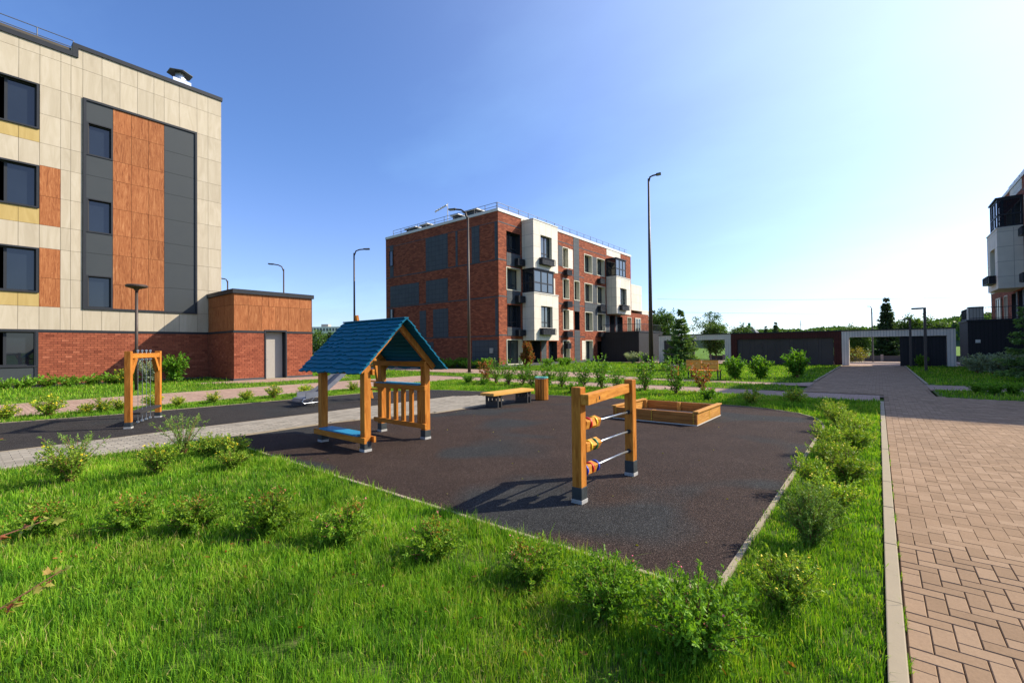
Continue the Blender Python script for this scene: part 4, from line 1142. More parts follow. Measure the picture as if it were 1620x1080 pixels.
for k in range(6):
    x = PX0 + 0.02 + k * 0.222
    MB().box(x - 0.045, x + 0.045, PY1 - 0.054, PY1 - 0.012, 0.25, 0.90).build('baluster', 'stained_wood', ph, bevel=0.004)
MB().box(PX0 - 0.12, PX1 + 0.12, PY0 - 0.102, PY0 - 0.06, 0.145, 0.235).build('seat_rail', 'stained_wood_x', ph, bevel=0.005)
MB().box(PX0 - 0.12, PX1 + 0.12, PY0 + 0.06, PY0 + 0.102, 0.145, 0.235).build('seat_rail', 'stained_wood_x', ph, bevel=0.005)
MB().box(PX0 + 0.06, PX1 - 0.06, PY0 - 0.11, PY0 + 0.13, 0.237, 0.262).build('seat', 'seat_blue', ph, bevel=0.005)

# plain bench and slatted bin
pb = thing('bench', 'backless bench of pale yellow planks on black pierced legs', 'bench', (-7.83, 9.55, 0.02))
for k in range(4):
    x = -8.07 + k * 0.118
    MB().box(x, x + 0.110, 8.68, 10.42, 0.325, 0.395).build('seat_plank', 'bench_wood_y', pb, bevel=0.006)
for y in (8.86, 10.12):
    for dy in (0.0, 0.13):
        b = MB(); wall_holes(b, lambda u, n, z: (u, y + dy - n, z), -8.05, -7.63, 0.0, 0.322, [(-8.00 + 0.135 * i, -7.92 + 0.135 * i, 0.17, 0.25) for i in range(3)], 0.05)
        wall_holes(b, lambda u, n, z: (u, y + dy + 0.05 - n, z), -8.05, -7.63, 0.0, 0.322, [(-8.00 + 0.135 * i, -7.92 + 0.135 * i, 0.17, 0.25) for i in range(3)], 0.001)
        for x in (-8.05, -7.63): b.face([(x, y + dy, 0), (x, y + dy + 0.05, 0), (x, y + dy + 0.05, 0.322), (x, y + dy, 0.322)])
        b.build('leg', 'black_plastic', pb)
    MB().box(-8.0, -7.68, y + 0.051, y + 0.129, 0.0, 0.16).build('stretcher', 'black_plastic', pb)
def bin_(x, y, h, label, mat='stained_wood', lid='teal_plastic'):
    r = thing('litter_bin', label, 'bin', (x, y, 0.005))
    MB().lathe([(0.0, 0.03), (0.165, 0.03), (0.165, h), (0.15, h), (0.15, 0.1), (0, 0.1)], (x, y, 0), 20).build('liner', 'black_plastic', r)
    n = 15
    for k in range(n):
        a = 2 * math.pi * k / n; c, s_ = math.cos(a), math.sin(a); w = 0.031
        q = [(x + c * 0.168 - s_ * w, y + s_ * 0.168 + c * w), (x + c * 0.193 - s_ * w, y + s_ * 0.193 + c * w), (x + c * 0.193 + s_ * w, y + s_ * 0.193 - c * w), (x + c * 0.168 + s_ * w, y + s_ * 0.168 - c * w)]
        MB().prism(q, 0.02, h - 0.03).build('slat', mat, r, bevel=0.004)
    MB().lathe([(0.16, h - 0.03), (0.195, h - 0.02), (0.195, h), (0.165, h)], (x, y, 0), 24).build('rim', 'galvanised', r)
    MB().lathe([(0.198, h), (0.202, h + 0.03), (0.14, h + 0.035), (0.13, h + 0.005)], (x, y, 0), 24).build('lid', lid, r, smooth=False)
    return r
bin_(-7.76, 11.0, 0.66, 'round slatted wooden bin with a teal rim beside the backless bench')
bin_(-7.75, 22.2, 0.62, 'slatted wooden bin beside the park bench across the paths', lid='black_plastic')

# sandbox
sb = thing('sandbox', 'square wooden sandbox of stacked boards with corner bolts', 'sandbox', (-3.62, 9.87, 0.014))
SX0, SX1, SY0, SY1 = -4.5, -2.74, 9.04, 10.7
for k in range(3):
    z0 = 0.028 + k * 0.076
    for y in (SY0, SY1 - 0.045):
        for a, c in ((SX0, (SX0 + SX1) / 2 - 0.002), ((SX0 + SX1) / 2 + 0.002, SX1)):
            MB().box(a, c, y, y + 0.045, z0, z0 + 0.073).build('board', 'sand_wood_x_shaded', sb, bevel=0.005)
    for x in (SX0, SX1 - 0.045):
        for a, c in ((SY0 + 0.047, (SY0 + SY1) / 2 - 0.002), ((SY0 + SY1) / 2 + 0.002, SY1 - 0.047)):
            MB().box(x, x + 0.045, a, c, z0, z0 + 0.073).build('board', 'sand_wood_y_lit', sb, bevel=0.005)
for x in (SX0 - 0.03, SX1 - 0.075):
    MB().box(x, x + 0.105, SY0 - 0.01, SY1 + 0.01, 0.256, 0.286).build('cap_board', 'sand_wood_y_lit', sb, bevel=0.006)
for x in (SX0 + 0.047, (SX0 + SX1) / 2 - 0.035, SX1 - 0.117):
    for y in (SY0 + 0.047, SY1 - 0.117):
        MB().box(x, x + 0.07, y, y + 0.07, 0.0, 0.25).build('inner_post', 'sand_wood_y_lit', sb, bevel=0.004)
b = MB()
for x in (SX0 + 0.07, (SX0 + SX1) / 2 - 0.02, SX1 - 0.07):
    for k in range(6):
        z = 0.05 + k * 0.036; b.tube([(x, SY0 - 0.004, z), (x, SY0 + 0.002, z)], 0.010, 8)
for y in (SY0 + 0.07, (SY0 + SY1) / 2 - 0.03, (SY0 + SY1) / 2 + 0.03, SY1 - 0.07):
    for k in range(6):
        z = 0.05 + k * 0.036; b.tube([(SX1 - 0.002, y, z), (SX1 + 0.004, y, z)], 0.009, 8)
b.build('bolt', 'yellow_paint', sb, kind='stuff')
b = MB(); b.box(SX0 - 0.004, SX1 + 0.004, SY0 - 0.006, SY0 + 0.05, 0.0, 0.026); b.box(SX0 - 0.004, SX1 + 0.004, SY1 - 0.05, SY1 + 0.006, 0.0, 0.026)
b.box(SX0 - 0.006, SX0 + 0.05, SY0 + 0.052, SY1 - 0.052, 0.0, 0.026); b.box(SX1 - 0.05, SX1 + 0.006, SY0 + 0.052, SY1 - 0.052, 0.0, 0.026)
b.build('base_strip', 'coping_white', sb)
MB().box(SX0 + 0.046, SX1 - 0.046, SY0 + 0.046, SY1 - 0.046, 0.0, 0.055).build('sand', 'sand', sb)

# hanging step frame
HA, HB = Vector((-11.8, 2.30, 0)), Vector((-13.22, 3.12, 0))
hf = thing('hanging_step_frame', 'wooden frame with a dark step plank hung on four chains', 'play frame', (-12.5, 2.7, 0.012))
hd = (HB - HA).normalized(); hn = Vector((-hd.y, hd.x, 0))
for P_ in (HA, HB):
    def rbox(s, z0, z1):
        q = [P_ - hd * s - hn * s, P_ + hd * s - hn * s, P_ + hd * s + hn * s, P_ - hd * s + hn * s]
        return MB().hexa([(v.x, v.y, z0) for v in q] + [(v.x, v.y, z1) for v in q])
    rbox(0.055, 0.13, 1.565).build('post', 'stained_wood', hf, bevel=0.008)
    rbox(0.059, 0.04, 0.133).build('foot_sleeve', 'foot_sleeve', hf, bevel=0.004)
    rbox(0.063, 0.0, 0.045).build('foot_plate', 'foot_plate', hf, bevel=0.004)
MB().beam(HA + hd * 0.04 + Vector((0, 0, 1.47)) - hn * 0.0, HB - hd * 0.04 + Vector((0, 0, 1.47)), 0.09, 0.10).build('top_beam', 'stained_wood_x', hf, bevel=0.007)
for P_, sg in ((HA, 1), (HB, -1)):
    MB().beam(P_ + hd * sg * 0.06 + Vector((0, 0, 1.12)), P_ + hd * sg * 0.30 + Vector((0, 0, 1.43)), 0.09, 0.10).build('brace', 'stained_wood', hf, bevel=0.006)
for k in range(4):
    p = HA + hd * (0.47 + 0.23 * k)
    b = MB()
    z = 1.40; i = 0
    while z > 0.30:
        b.tube([(p.x, p.y, z), (p.x, p.y, z - 0.034)], 0.006 if i % 2 else 0.004, 5); z -= 0.03; i += 1
    ch = b.build('chain', 'chain_steel', hf)
    b = MB(); b.tube([(p.x, p.y, 1.40), (p.x, p.y, 1.57)], 0.012, 6); b.lathe([(0.0, 1.60), (0.024, 1.585), (0.024, 1.56), (0, 1.555)], (p.x, p.y, 0), 10); b.lathe([(0.0, 1.415), (0.03, 1.40), (0.03, 1.375), (0, 1.36)], (p.x, p.y, 0), 10)
    b.build('eye_bolt', 'steel', ch)
    b = MB(); b.tube([(p.x, p.y, 0.26), (p.x, p.y, 0.10)], 0.009, 5); b.lathe([(0.0, 0.11), (0.028, 0.095), (0.030, 0.06), (0.0, 0.05)], (p.x, p.y, 0), 10)
    b.build('chain_end', 'steel', ch)
MB().beam(HA + hd * 0.22 + Vector((0, 0, 0.28)), HB - hd * 0.22 + Vector((0, 0, 0.30)), 0.26, 0.045).build('step_plank', 'rubber_seat', hf, bevel=0.01)

# steel slide with a wooden ladder
sd = thing('slide', 'stainless steel slide with a leaning wooden ladder behind the playhouse', 'slide', (-12.3, 7.3, 0.012))
prof = [(5.98, 0.10), (5.93, 0.17), (5.97, 0.24), (6.08, 0.27), (6.45, 0.29), (6.62, 0.36), (7.75, 1.24), (7.95, 1.33), (8.2, 1.34)]
b = MB(); xa, xb = -12.56, -12.06
for (y0, z0), (y1, z1) in zip(prof, prof[1:]):
    b.face([(xa, y0, z0), (xb, y0, z0), (xb, y1, z1), (xa, y1, z1)])
    b.face([(xa, y0, z0 - 0.02), (xb, y0, z0 - 0.02), (xb, y1, z1 - 0.02), (xa, y1, z1 - 0.02)])
b.build('chute', 'slide_steel', sd)
for x in (xa, xb):
    b = MB()
    for (y0, z0), (y1, z1) in zip(prof[3:], prof[4:]):
        b.hexa([(x - 0.012, y0, z0 - 0.03), (x + 0.012, y0, z0 - 0.03), (x + 0.012, y1, z1 - 0.03), (x - 0.012, y1, z1 - 0.03), (x - 0.012, y0, z0 + 0.12), (x + 0.012, y0, z0 + 0.12), (x + 0.012, y1, z1 + 0.12), (x - 0.012, y1, z1 + 0.12)])
    b.build('side_wall', 'slide_steel', sd)
    MB().tube([(x, 6.6, 0.30), (x, 6.2, 0.25), (x, 6.02, 0.23), (x, 5.97, 0.16), (x, 6.03, 0.11), (x, 6.5, 0.12), (x, 6.58, 0.2), (x, 6.66, 0.33)], 0.014, 6).build('runner', 'steel', sd, smooth=True)
    MB().tube([(x, 6.5, 0.12), (x, 6.52, 0.0)], 0.014, 6).build('leg', 'steel', sd)
for x, f_ in ((-12.50, 1.0), (-11.98, 0.68)):
    MB().beam((x, 8.42, 0.0), (x, 8.42 - 0.52 * f_, 2.6 * f_), 0.085, 0.10, upv=(1, 0, 0)).build('ladder_stringer', 'stained_wood', sd, bevel=0.006)
for k in range(5):
    t_ = 0.12 + k * 0.095
    MB().beam((-12.50, 8.42 - 0.52 * t_ + 0.0, 2.6 * t_), (-11.98, 8.42 - 0.52 * t_, 2.6 * t_), 0.07, 0.045).build('rung', 'stained_wood_x', sd, bevel=0.004)

# park bench with a back, far side
bk = thing('park_bench', 'slatted wooden park bench with a backrest across the paths', 'bench', (-6.3, 21.9, 0.0))
for k in range(2):
    x0 = -7.0 + k * 0.71
    for j in range(3):
        MB().box(x0, x0 + 0.69, 21.62, 21.655, 0.46 + j * 0.15, 0.60 + j * 0.15).build('back_slat', 'honey_wood_x', bk, bevel=0.004)
for j in range(4):
    MB().box(-7.0, -5.6, 21.70 + j * 0.11, 21.80 + j * 0.11, 0.40, 0.44).build('seat_slat', 'honey_wood_x', bk, bevel=0.004)
for x in (-6.95, -5.66):
    MB().box(x, x + 0.05, 21.656, 21.70, 0.0, 0.92).build('leg', 'black_plastic', bk)
    MB().box(x, x + 0.05, 22.06, 22.11, 0.0, 0.40).build('leg', 'black_plastic', bk)
MB().box(-7.05, -5.55, 21.60, 21.68, 0.915, 0.935).build('top_rail', 'black_plastic', bk)

# ------------------------------------------------------------------ lamps
def lamp(name, label, x, y, h, r0, r1, arm, head, mat='lamp_brown', rise=0.35):
    rt_ = thing(name, label, 'street lamp', (x, y, 0))
    MB().tube([(x, y, 0), (x, y, h * 0.5), (x, y, h)], r0, 12, r1=r1).build('pole', mat, rt_, smooth=True)
    MB().lathe([(r0 + 0.12, 0), (r0 + 0.12, 0.03), (r0, 0.04)], (x, y, 0), 12).build('base_plate', mat, rt_)
    ax, ay = arm; L = math.hypot(ax, ay)
    pts = [(x, y, h - 0.25), (x + ax * .12, y + ay * .12, h + rise * .5), (x + ax * .35, y + ay * .35, h + rise * .85), (x + ax * .7, y + ay * .7, h + rise)]
    MB().tube(pts, r1 * 0.9, 8).build('arm', mat, rt_, smooth=True)
    ux, uy = ax / L, ay / L
    p0 = Vector((x + ax * .6, y + ay * .6, h + rise)); p1 = Vector((x + ax, y + ay, h + rise + 0.03))
    hd_ = MB().beam(p0, p1, head[0], head[1]).build('lamp_head', 'lamp_grey', rt_, bevel=0.02)
    MB().beam(p0 + Vector((0, 0, -head[1] / 2 - 0.012)) + (p1 - p0) * .25, p1 + Vector((0, 0, -head[1] / 2 - 0.012)) - (p1 - p0) * .08, head[0] * .8, 0.02).build('diffuser', 'curtain', hd_)
    return rt_
lamp('street_lamp', 'tallest dark lamp post, standing right of the brick block', -11.64, 29.0, 12.6, 0.15, 0.06, (0.75, 0.25), (0.34, 0.09), rise=0.2)
lamp('street_lamp', 'lamp post with its arm to the left, before the brick gable', -20.4, 20.95, 9.95, 0.105, 0.06, (-1.38, -0.37), (0.22, 0.09), rise=0.65)
lamp('street_lamp', 'lamp post with its arm to the right, rising behind the playhouse', -34.0, 21.3, 9.6, 0.10, 0.06, (0.85, 0.95), (0.24, 0.10), rise=0.35)
lamp('street_lamp', 'lamp post above the annex roof', -44.7, 20.4, 9.4, 0.10, 0.06, (-0.9, -1.05), (0.24, 0.10), rise=0.45)
lamp('street_lamp', 'smallest lamp post, just beside the cream building edge', -56.7, 19.7, 9.4, 0.11, 0.07, (-0.6, -0.8), (0.24, 0.10), rise=0.25)
dl = thing('disc_lamp', 'brown post lamp with a flat disc head behind the hanging step frame', 'street lamp', (-23.0, 4.73, 0))
MB().tube([(-23.0, 4.73, 0), (-23.0, 4.73, 4.0)], 0.06, 12, r1=0.05).build('pole', 'lamp_brown', dl, smooth=True)
MB().lathe([(0.05, 3.98), (0.10, 4.05), (0.34, 4.12), (0.36, 4.15), (0.36, 4.19), (0.33, 4.22), (0.0, 4.24)], (-23.0, 4.73, 0), 28).build('lamp_head', 'lamp_brown', dl, smooth=False)
for x, y, h, a, lb_ in ((1.98, 33.4, 3.42, -0.55, 'brown right-angled post lamp on the shaded lawn by the gateway'), (1.62, 39.4, 3.1, -0.36, 'brown right-angled post lamp close against the gateway panel')):
    o = thing('post_lamp', lb_, 'street lamp', (x, y, 0))
    MB().box(x - 0.06, x + 0.06, y - 0.06, y + 0.06, 0, h).build('pole', 'lamp_brown', o, bevel=0.006)
    hd_ = MB().box(x + a, x + 0.06, y - 0.07, y + 0.07, h + 0.001, h + 0.085).build('lamp_head', 'lamp_brown', o, bevel=0.006)
    MB().box(x + a + 0.03, x - 0.12, y - 0.05, y + 0.05, h - 0.012, h).build('diffuser', 'curtain', hd_)

# ------------------------------------------------------------------ plants
def leaf_object(name, P, Dv, Ln, Wd, rv, mat, parent, fold=0.25, droop=0.0):
    """one mesh of many small folded leaves: base P, direction Dv, length Ln, width Wd"""
    P, Dv = np.asarray(P, float), np.asarray(Dv, float); n = len(P)
    Dv = Dv / (np.linalg.norm(Dv, axis=1, keepdims=True) + 1e-9)
    ref = rng.normal(0, 1, (n, 3)); ref[:, 2] += 0.9
    S = np.cross(Dv, ref); S /= (np.linalg.norm(S, axis=1, keepdims=True) + 1e-9)
    Nn = np.cross(S, Dv)
    L = (np.ones(n) * Ln)[:, None] * rng.uniform(0.7, 1.25, (n, 1)); W = (np.ones(n) * Wd)[:, None] * rng.uniform(0.75, 1.2, (n, 1))
    V = np.zeros((n, 4, 3))
    V[:, 0] = P; V[:, 1] = P + Dv * L * .45 + S * W * .5 + Nn * W * fold * .5
    V[:, 2] = P + Dv * L - np.array([0, 0, 1.0]) * L * droop; V[:, 3] = P + Dv * L * .45 - S * W * .5 + Nn * W * fold * .5
    me = bpy.data.meshes.new(name)
    me.vertices.add(n * 4); me.vertices.foreach_set('co', V.reshape(-1).astype(np.float32))
    base = (np.arange(n) * 4)[:, None]
    lp = np.concatenate([base + np.array([[0, 1, 2]]), base + np.array([[0, 2, 3]])], 1).reshape(-1).astype(np.int32)
    me.loops.add(n * 6); me.loops.foreach_set('vertex_index', lp)
    me.polygons.add(n * 2); me.polygons.foreach_set('loop_start', (np.arange(n * 2) * 3).astype(np.int32))
    me.materials.append(M[mat])
    at = me.attributes.new('r', 'FLOAT', 'FACE'); at.data.foreach_set('value', np.repeat(np.clip(rv, 0, 1), 2).astype(np.float32))
    me.update(calc_edges=True)
    o = bpy.data.objects.new(name, me); C.objects.link(o); o.parent = parent
    return o
def bez(a, b, c, n):
    t = np.linspace(0, 1, n)[:, None]
    return (1 - t) ** 2 * a + 2 * t * (1 - t) * b + t ** 2 * c
def shrub(name, H, RAD, nst, twigs, lpt, Ln, Wd, mat, tmin=0.15, up=0.5, rfun=None, flowers=(), stemr=0.006, stem_mat='twig', twl=0.3, lean=(0, 0), dome=0.55, droop=0.0):
    root = bpy.data.objects.new(name, None); root.empty_display_size = 0.1; C.objects.link(root)
    P, D, Z = [], [], []; b = MB(); fl = {}
    for s in range(nst):
        a = 2 * math.pi * (s + rng.uniform(0, 0.9)) / nst
        q = math.sqrt(rng.uniform(0.02, 1))
        tip = np.array([RAD * q * math.cos(a) + lean[0] * H, RAD * q * math.sin(a) + lean[1] * H, H * (1 - (1 - dome) * q ** 2) * rng.uniform(0.8, 1.05)])
        p0 = np.array([0.05 * RAD * math.cos(a), 0.05 * RAD * math.sin(a), 0])
        mid = np.array([tip[0] * 0.35, tip[1] * 0.35, tip[2] * 0.6])
        cv = bez(p0, mid, tip, 7)
        b.tube(cv.tolist(), stemr, 4, r1=stemr * 0.35, cap=False)
        for k in range(twigs):
            t = tmin + (1 - tmin) * (k + rng.uniform(0, 1)) / twigs
            base = (1 - t) ** 2 * p0 + 2 * t * (1 - t) * mid + t ** 2 * tip
            out = np.array([base[0], base[1], 0.0]); out /= (np.linalg.norm(out) + 1e-6)
            td = out * 0.5 + rng.normal(0, 0.6, 3) + np.array([0, 0, up]); td /= np.linalg.norm(td)
            tl = twl * RAD * rng.uniform(0.5, 1.2)
            if k == twigs - 1:
                base, td = tip - (tip - mid) * 0.1, (tip - mid) / (np.linalg.norm(tip - mid) + 1e-6)
            for j in range(lpt):
                f = (j + 0.5) / lpt
                P.append(base + td * tl * f); dv = td * 0.6 + rng.normal(0, 0.65, 3) + np.array([0, 0, 0.12]); D.append(dv)
                Z.append(P[-1][2] / H)
            for mt, pr, sz, zmin in flowers:
                e = base + td * tl * 1.02
                if e[2] > zmin * H and rng.uniform() < pr:
                    fl.setdefault((mt, sz), []).append(e)
    b.build('stems', stem_mat, root)
    Z = np.array(Z); n = len(Z)
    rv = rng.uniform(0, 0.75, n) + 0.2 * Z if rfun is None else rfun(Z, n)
    leaf_object('foliage', P, D, Ln, Wd, rv, mat, root, droop=droop)
    for (mt, sz), pts in fl.items():
        fb = MB()
        for e in pts:
            for k in range(5):
                c = Vector(e) + Vector(rng.normal(0, sz * 0.55, 3)); nn = Vector((rng.normal(0, .5), rng.normal(0, .5), 1)).normalized(); u_ = nn.orthogonal().normalized(); v_ = nn.cross(u_)
                fb.face([c + (u_ * math.cos(w) + v_ * math.sin(w)) * sz * 0.5 for w in (0, 1.256, 2.513, 3.77, 5.027)])
        fb.build('flowers', mt, root, kind='stuff')
    return root
def conifer(name, H, RAD, mat, whorls, per, sprigs, sl, z0=0.08):
    root = bpy.data.objects.new(name, None); C.objects.link(root)
    MB().tube([(0, 0, 0), (0, 0, H * .5), (0, 0, H)], H * 0.018, 8, r1=0.008).build('trunk', 'bark', root, smooth=True)
    P, D, Rr = [], [], []; lb_ = MB()
    for w in range(whorls):
        t = (w + rng.uniform(-.4, .4)) / whorls; t = min(max(t, 0), 1); z = H * (z0 + (1 - z0) * t)
        rad = RAD * (1 - t) ** 0.95 * rng.uniform(0.72, 1.1) + 0.03
        for k in range(per):
            a = 2 * math.pi * (k + 0.5 * (w % 2) + rng.uniform(-.3, .3)) / per; r_ = rad * rng.uniform(0.6, 1.15)
            d = np.array([math.cos(a), math.sin(a), 0]); sn = np.array([-d[1], d[0], 0])
            z = z + rng.uniform(-.5, .5) * H / whorls; p0 = np.array([0, 0, z]); p2 = d * r_ + np.array([0, 0, z + r_ * (0.05 + 0.35 * t) - 0.10 * r_]); mid = d * r_ * .5 + np.array([0, 0, z - 0.10 * r_])
            cv = bez(p0, mid, p2, 4); lb_.tube(cv.tolist(), 0.007 + 0.006 * (1 - t), 3, r1=0.002, cap=False)
            ns = max(3, int(sprigs * (r_ / RAD + 0.25)))
            for j in range(ns):
                f = 0.15 + 0.85 * (j + rng.uniform(0, 1)) / ns
                q = (1 - f) ** 2 * p0 + 2 * f * (1 - f) * mid + f * f * p2
                sg = 1 if j % 2 else -1
                for m_ in range(3):
                    P.append(q + rng.normal(0, 0.012, 3)); D.append(d * rng.uniform(0.4, 1.0) + sn * sg * rng.uniform(0.3, 1.0) + np.array([0, 0, rng.uniform(-.7, .55)]))
                    Rr.append(0.15 + 0.7 * f * rng.uniform(0.4, 1.1))
    lb_.build('limbs', 'bark', root, kind='stuff')
    leaf_object('crown', P, D, sl, sl * 0.30, np.array(Rr), mat, root, fold=0.6, droop=0.18)
    return root
def tree(name, H, RX, RZc, cz, mat, clumps, lpc, ln, thin=1.0, trunk='bark', gap=0.0):
    root = bpy.data.objects.new(name, None); C.objects.link(root)
    b = MB(); b.tube([(0, 0, 0), (0.04 * H * rng.normal(), 0, H * .4), (0, 0, H * .92)], H * 0.022, 8, r1=0.012)
    P, D, Rr = [], [], []
    for k in range(clumps):
        u = rng.normal(0, 1, 3); u /= np.linalg.norm(u); q = rng.uniform(0.25, 1) ** 0.5
        c = np.array([u[0] * RX * q, u[1] * RX * q, cz + u[2] * RZc * q]); c += rng.normal(0, 0.06 * RX, 3)
        b.tube([(0, 0, max(0.3 * H, c[2] - 0.35 * H * rng.uniform(.4, 1))), (c[0] * .5, c[1] * .5, c[2] - 0.12 * RZc), c.tolist()], H * 0.006, 4, r1=0.004, cap=False)
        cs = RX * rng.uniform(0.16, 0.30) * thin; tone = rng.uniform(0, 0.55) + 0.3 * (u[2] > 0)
        for j in range(lpc):
            o = rng.normal(0, 0.55, 3) * cs; P.append(c + o * np.array([1, 1, 0.75])); D.append(o + rng.normal(0, 0.5 * cs, 3) + np.array([0, 0, -0.1 * cs])); Rr.append(tone + rng.uniform(-.2, .25))
    b.build('trunk', trunk, root)
    leaf_object('crown', P, D, ln, ln * 0.6, np.array(Rr), mat, root)
    return root

# --- prototypes
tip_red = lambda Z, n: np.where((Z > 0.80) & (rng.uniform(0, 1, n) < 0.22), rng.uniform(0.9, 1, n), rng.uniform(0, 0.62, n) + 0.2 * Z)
SPI = [shrub('spiraea_bush', 0.36, 0.30, 40, 9, 13, 0.040, 0.017, 'spiraea_leaf', rfun=tip_red, flowers=(('rust_flower', 0.09, 0.012, 0.65),), twl=0.32, dome=0.45),
       shrub('spiraea_bush', 0.36, 0.33, 42, 9, 13, 0.038, 0.016, 'spiraea_leaf', rfun=tip_red, flowers=(('rust_flower', 0.08, 0.012, 0.6), ('pink_flower', 0.05, 0.014, 0.7)), twl=0.32, dome=0.45),
       shrub('spiraea_bush', 0.42, 0.34, 50, 10, 14, 0.030, 0.015, 'spiraea_leaf', rfun=lambda Z, n: rng.uniform(0, 0.42, n) + 0.12 * Z, flowers=(('pink_flower', 0.03, 0.013, 0.7), ('rust_flower', 0.03, 0.01, 0.6)), twl=0.32, dome=0.5)]
POT = [shrub('potentilla_bush', 0.42, 0.27, 36, 10, 14, 0.030, 0.013, 'potentilla_leaf', flowers=(('yellow_flower', 0.17, 0.016, 0.45),), twl=0.35, dome=0.5),
       shrub('potentilla_bush', 0.46, 0.24, 28, 10, 14, 0.030, 0.013, 'potentilla_leaf', flowers=(('yellow_flower', 0.24, 0.016, 0.5),), twl=0.35, lean=(-0.15, 0.1), dome=0.6)]
FEA = shrub('feathery_bush', 0.58, 0.32, 40, 15, 18, 0.032, 0.010, 'feather_leaf', tmin=0.04, up=0.9, twl=0.30, dome=0.5)
STRIP = [shrub('potentilla_bush', 0.40, 0.26, 30, 7, 10, 0.045, 0.022, 'potentilla_leaf', rfun=lambda Z, n: rng.uniform(0.3, 1, n), flowers=(('yellow_flower', 0.42, 0.024, 0.4),), twl=0.35, dome=0.55),
         shrub('potentilla_bush', 0.42, 0.30, 28, 7, 10, 0.045, 0.022, 'potentilla_leaf', rfun=lambda Z, n: rng.uniform(0.2, 0.9, n), flowers=(('yellow_flower', 0.30, 0.024, 0.4),), twl=0.35, dome=0.5)]
WIL = shrub('willow_bush', 0.52, 0.42, 13, 16, 11, 0.036, 0.007, 'feather_leaf', tmin=0.1, up=0.5, twl=0.16, dome=0.85)
TALL = [shrub('young_shrub', 1.0, 0.34, 10, 9, 6, 0.080, 0.042, 'shrub_leaf', tmin=0.12, twl=0.6, dome=0.75, stemr=0.008),
        shrub('young_shrub', 1.0, 0.38, 12, 9, 6, 0.080, 0.042, 'shrub_leaf', tmin=0.08, twl=0.6, dome=0.7, stemr=0.008),
        shrub('young_shrub', 1.0, 0.26, 8, 9, 6, 0.085, 0.045, 'red_leaf', tmin=0.15, twl=0.7, dome=0.8, stemr=0.008)]
LOW = shrub('low_bush', 0.42, 0.34, 26, 7, 11, 0.065, 0.032, 'shrub_leaf', twl=0.35, dome=0.6)
HOS = shrub('low_bush', 0.34, 0.40, 30, 3, 5, 0.10, 0.045, 'shrub_leaf', rfun=lambda Z, n: rng.uniform(0.25, 1, n), twl=0.25, dome=0.6)
LFY = [shrub('leafy_bush', 1.1, 0.48, 24, 10, 9, 0.12, 0.066, 'shrub_leaf', tmin=0.04, twl=0.5, dome=0.6, stemr=0.01, rfun=lambda Z, n: rng.uniform(0.2, 1, n)),
       shrub('leafy_bush', 1.1, 0.42, 20, 10, 9, 0.12, 0.066, 'shrub_leaf', twl=0.5, dome=0.7, stemr=0.01, tmin=0.12)]
SIL = shrub('silver_bush', 0.85, 0.62, 30, 9, 9, 0.12, 0.04, 'silver_leaf', twl=0.3, dome=0.75, stemr=0.01)
AUT = shrub('autumn_bush', 2.3, 0.55, 30, 15, 10, 0.15, 0.085, 'red_leaf', tmin=0.08, twl=0.3, dome=0.35, stemr=0.014, rfun=lambda Z, n: rng.uniform(0.05, 1, n))
VAR = shrub('variegated_bush', 0.95, 0.52, 22, 8, 7, 0.10, 0.05, 'silver_leaf', twl=0.3, dome=0.7, rfun=lambda Z, n: rng.uniform(0.3, 1, n))
_used = set()
def put(proto, x, y, rz, sc_, label, cat, group=None, z=0.0):
    place(proto, proto in _used, (x, y, z), rz, sc_, label, cat, group); _used.add(proto)

# --- spiraea row across the foreground grass
for k, (x, y, sc_, p) in enumerate(((-5.53, 0.52, 0.9, 0), (-5.03, 1.0, 0.95, 0), (-4.58, 1.33, 0.95, 0), (-4.02, 1.70, 1.1, 0), (-3.37, 2.03, 0.95, 1), (-2.58, 2.27, 0.85, 1), (-1.81, 2.42, 0.85, 1), (-1.22, 2.38, 0.95, 2), (-0.74, 2.36, 1.1, 2))):
    put(SPI[p], x, y, 1.3 * k, (sc_ * 0.78, sc_ * 0.78, sc_ * 0.86), '%s spiraea bush from the left in the row across the foreground grass' % ORD[k], 'bush', 'spiraea row in the foreground grass')
# --- yellow potentillas along the right rim of the rubber
for k, (x, y, sc_, p) in enumerate(((-0.52, 3.08, 1.0, POT[0]), (-0.50, 4.15, 0.98, FEA), (-0.42, 4.95, 1.15, POT[0]), (-0.58, 5.6, 1.1, POT[1]), (-0.36, 6.3, 1.2, POT[0]), (-0.55, 6.95, 1.15, POT[0]), (-0.60, 7.75, 1.2, POT[1]), (-0.36, 8.3, 1.25, POT[0]), (-0.42, 9.15, 1.35, POT[0]), (-0.62, 9.95, 1.25, POT[1]), (-0.66, 10.75, 1.2, POT[0]), (-0.85, 11.6, 1.2, POT[0]))):
    nm = 'feathery green' if p is FEA else 'yellow-flowered'
    put(p, x + 0.07, y, 0.7 + 2.1 * k, (sc_ * 0.72, sc_ * 0.78, sc_ * 0.86), '%s bush, %s from the viewer along the right rim of the rubber' % (nm, ORD[k]), 'bush', 'bushes along the right rim of the rubber')
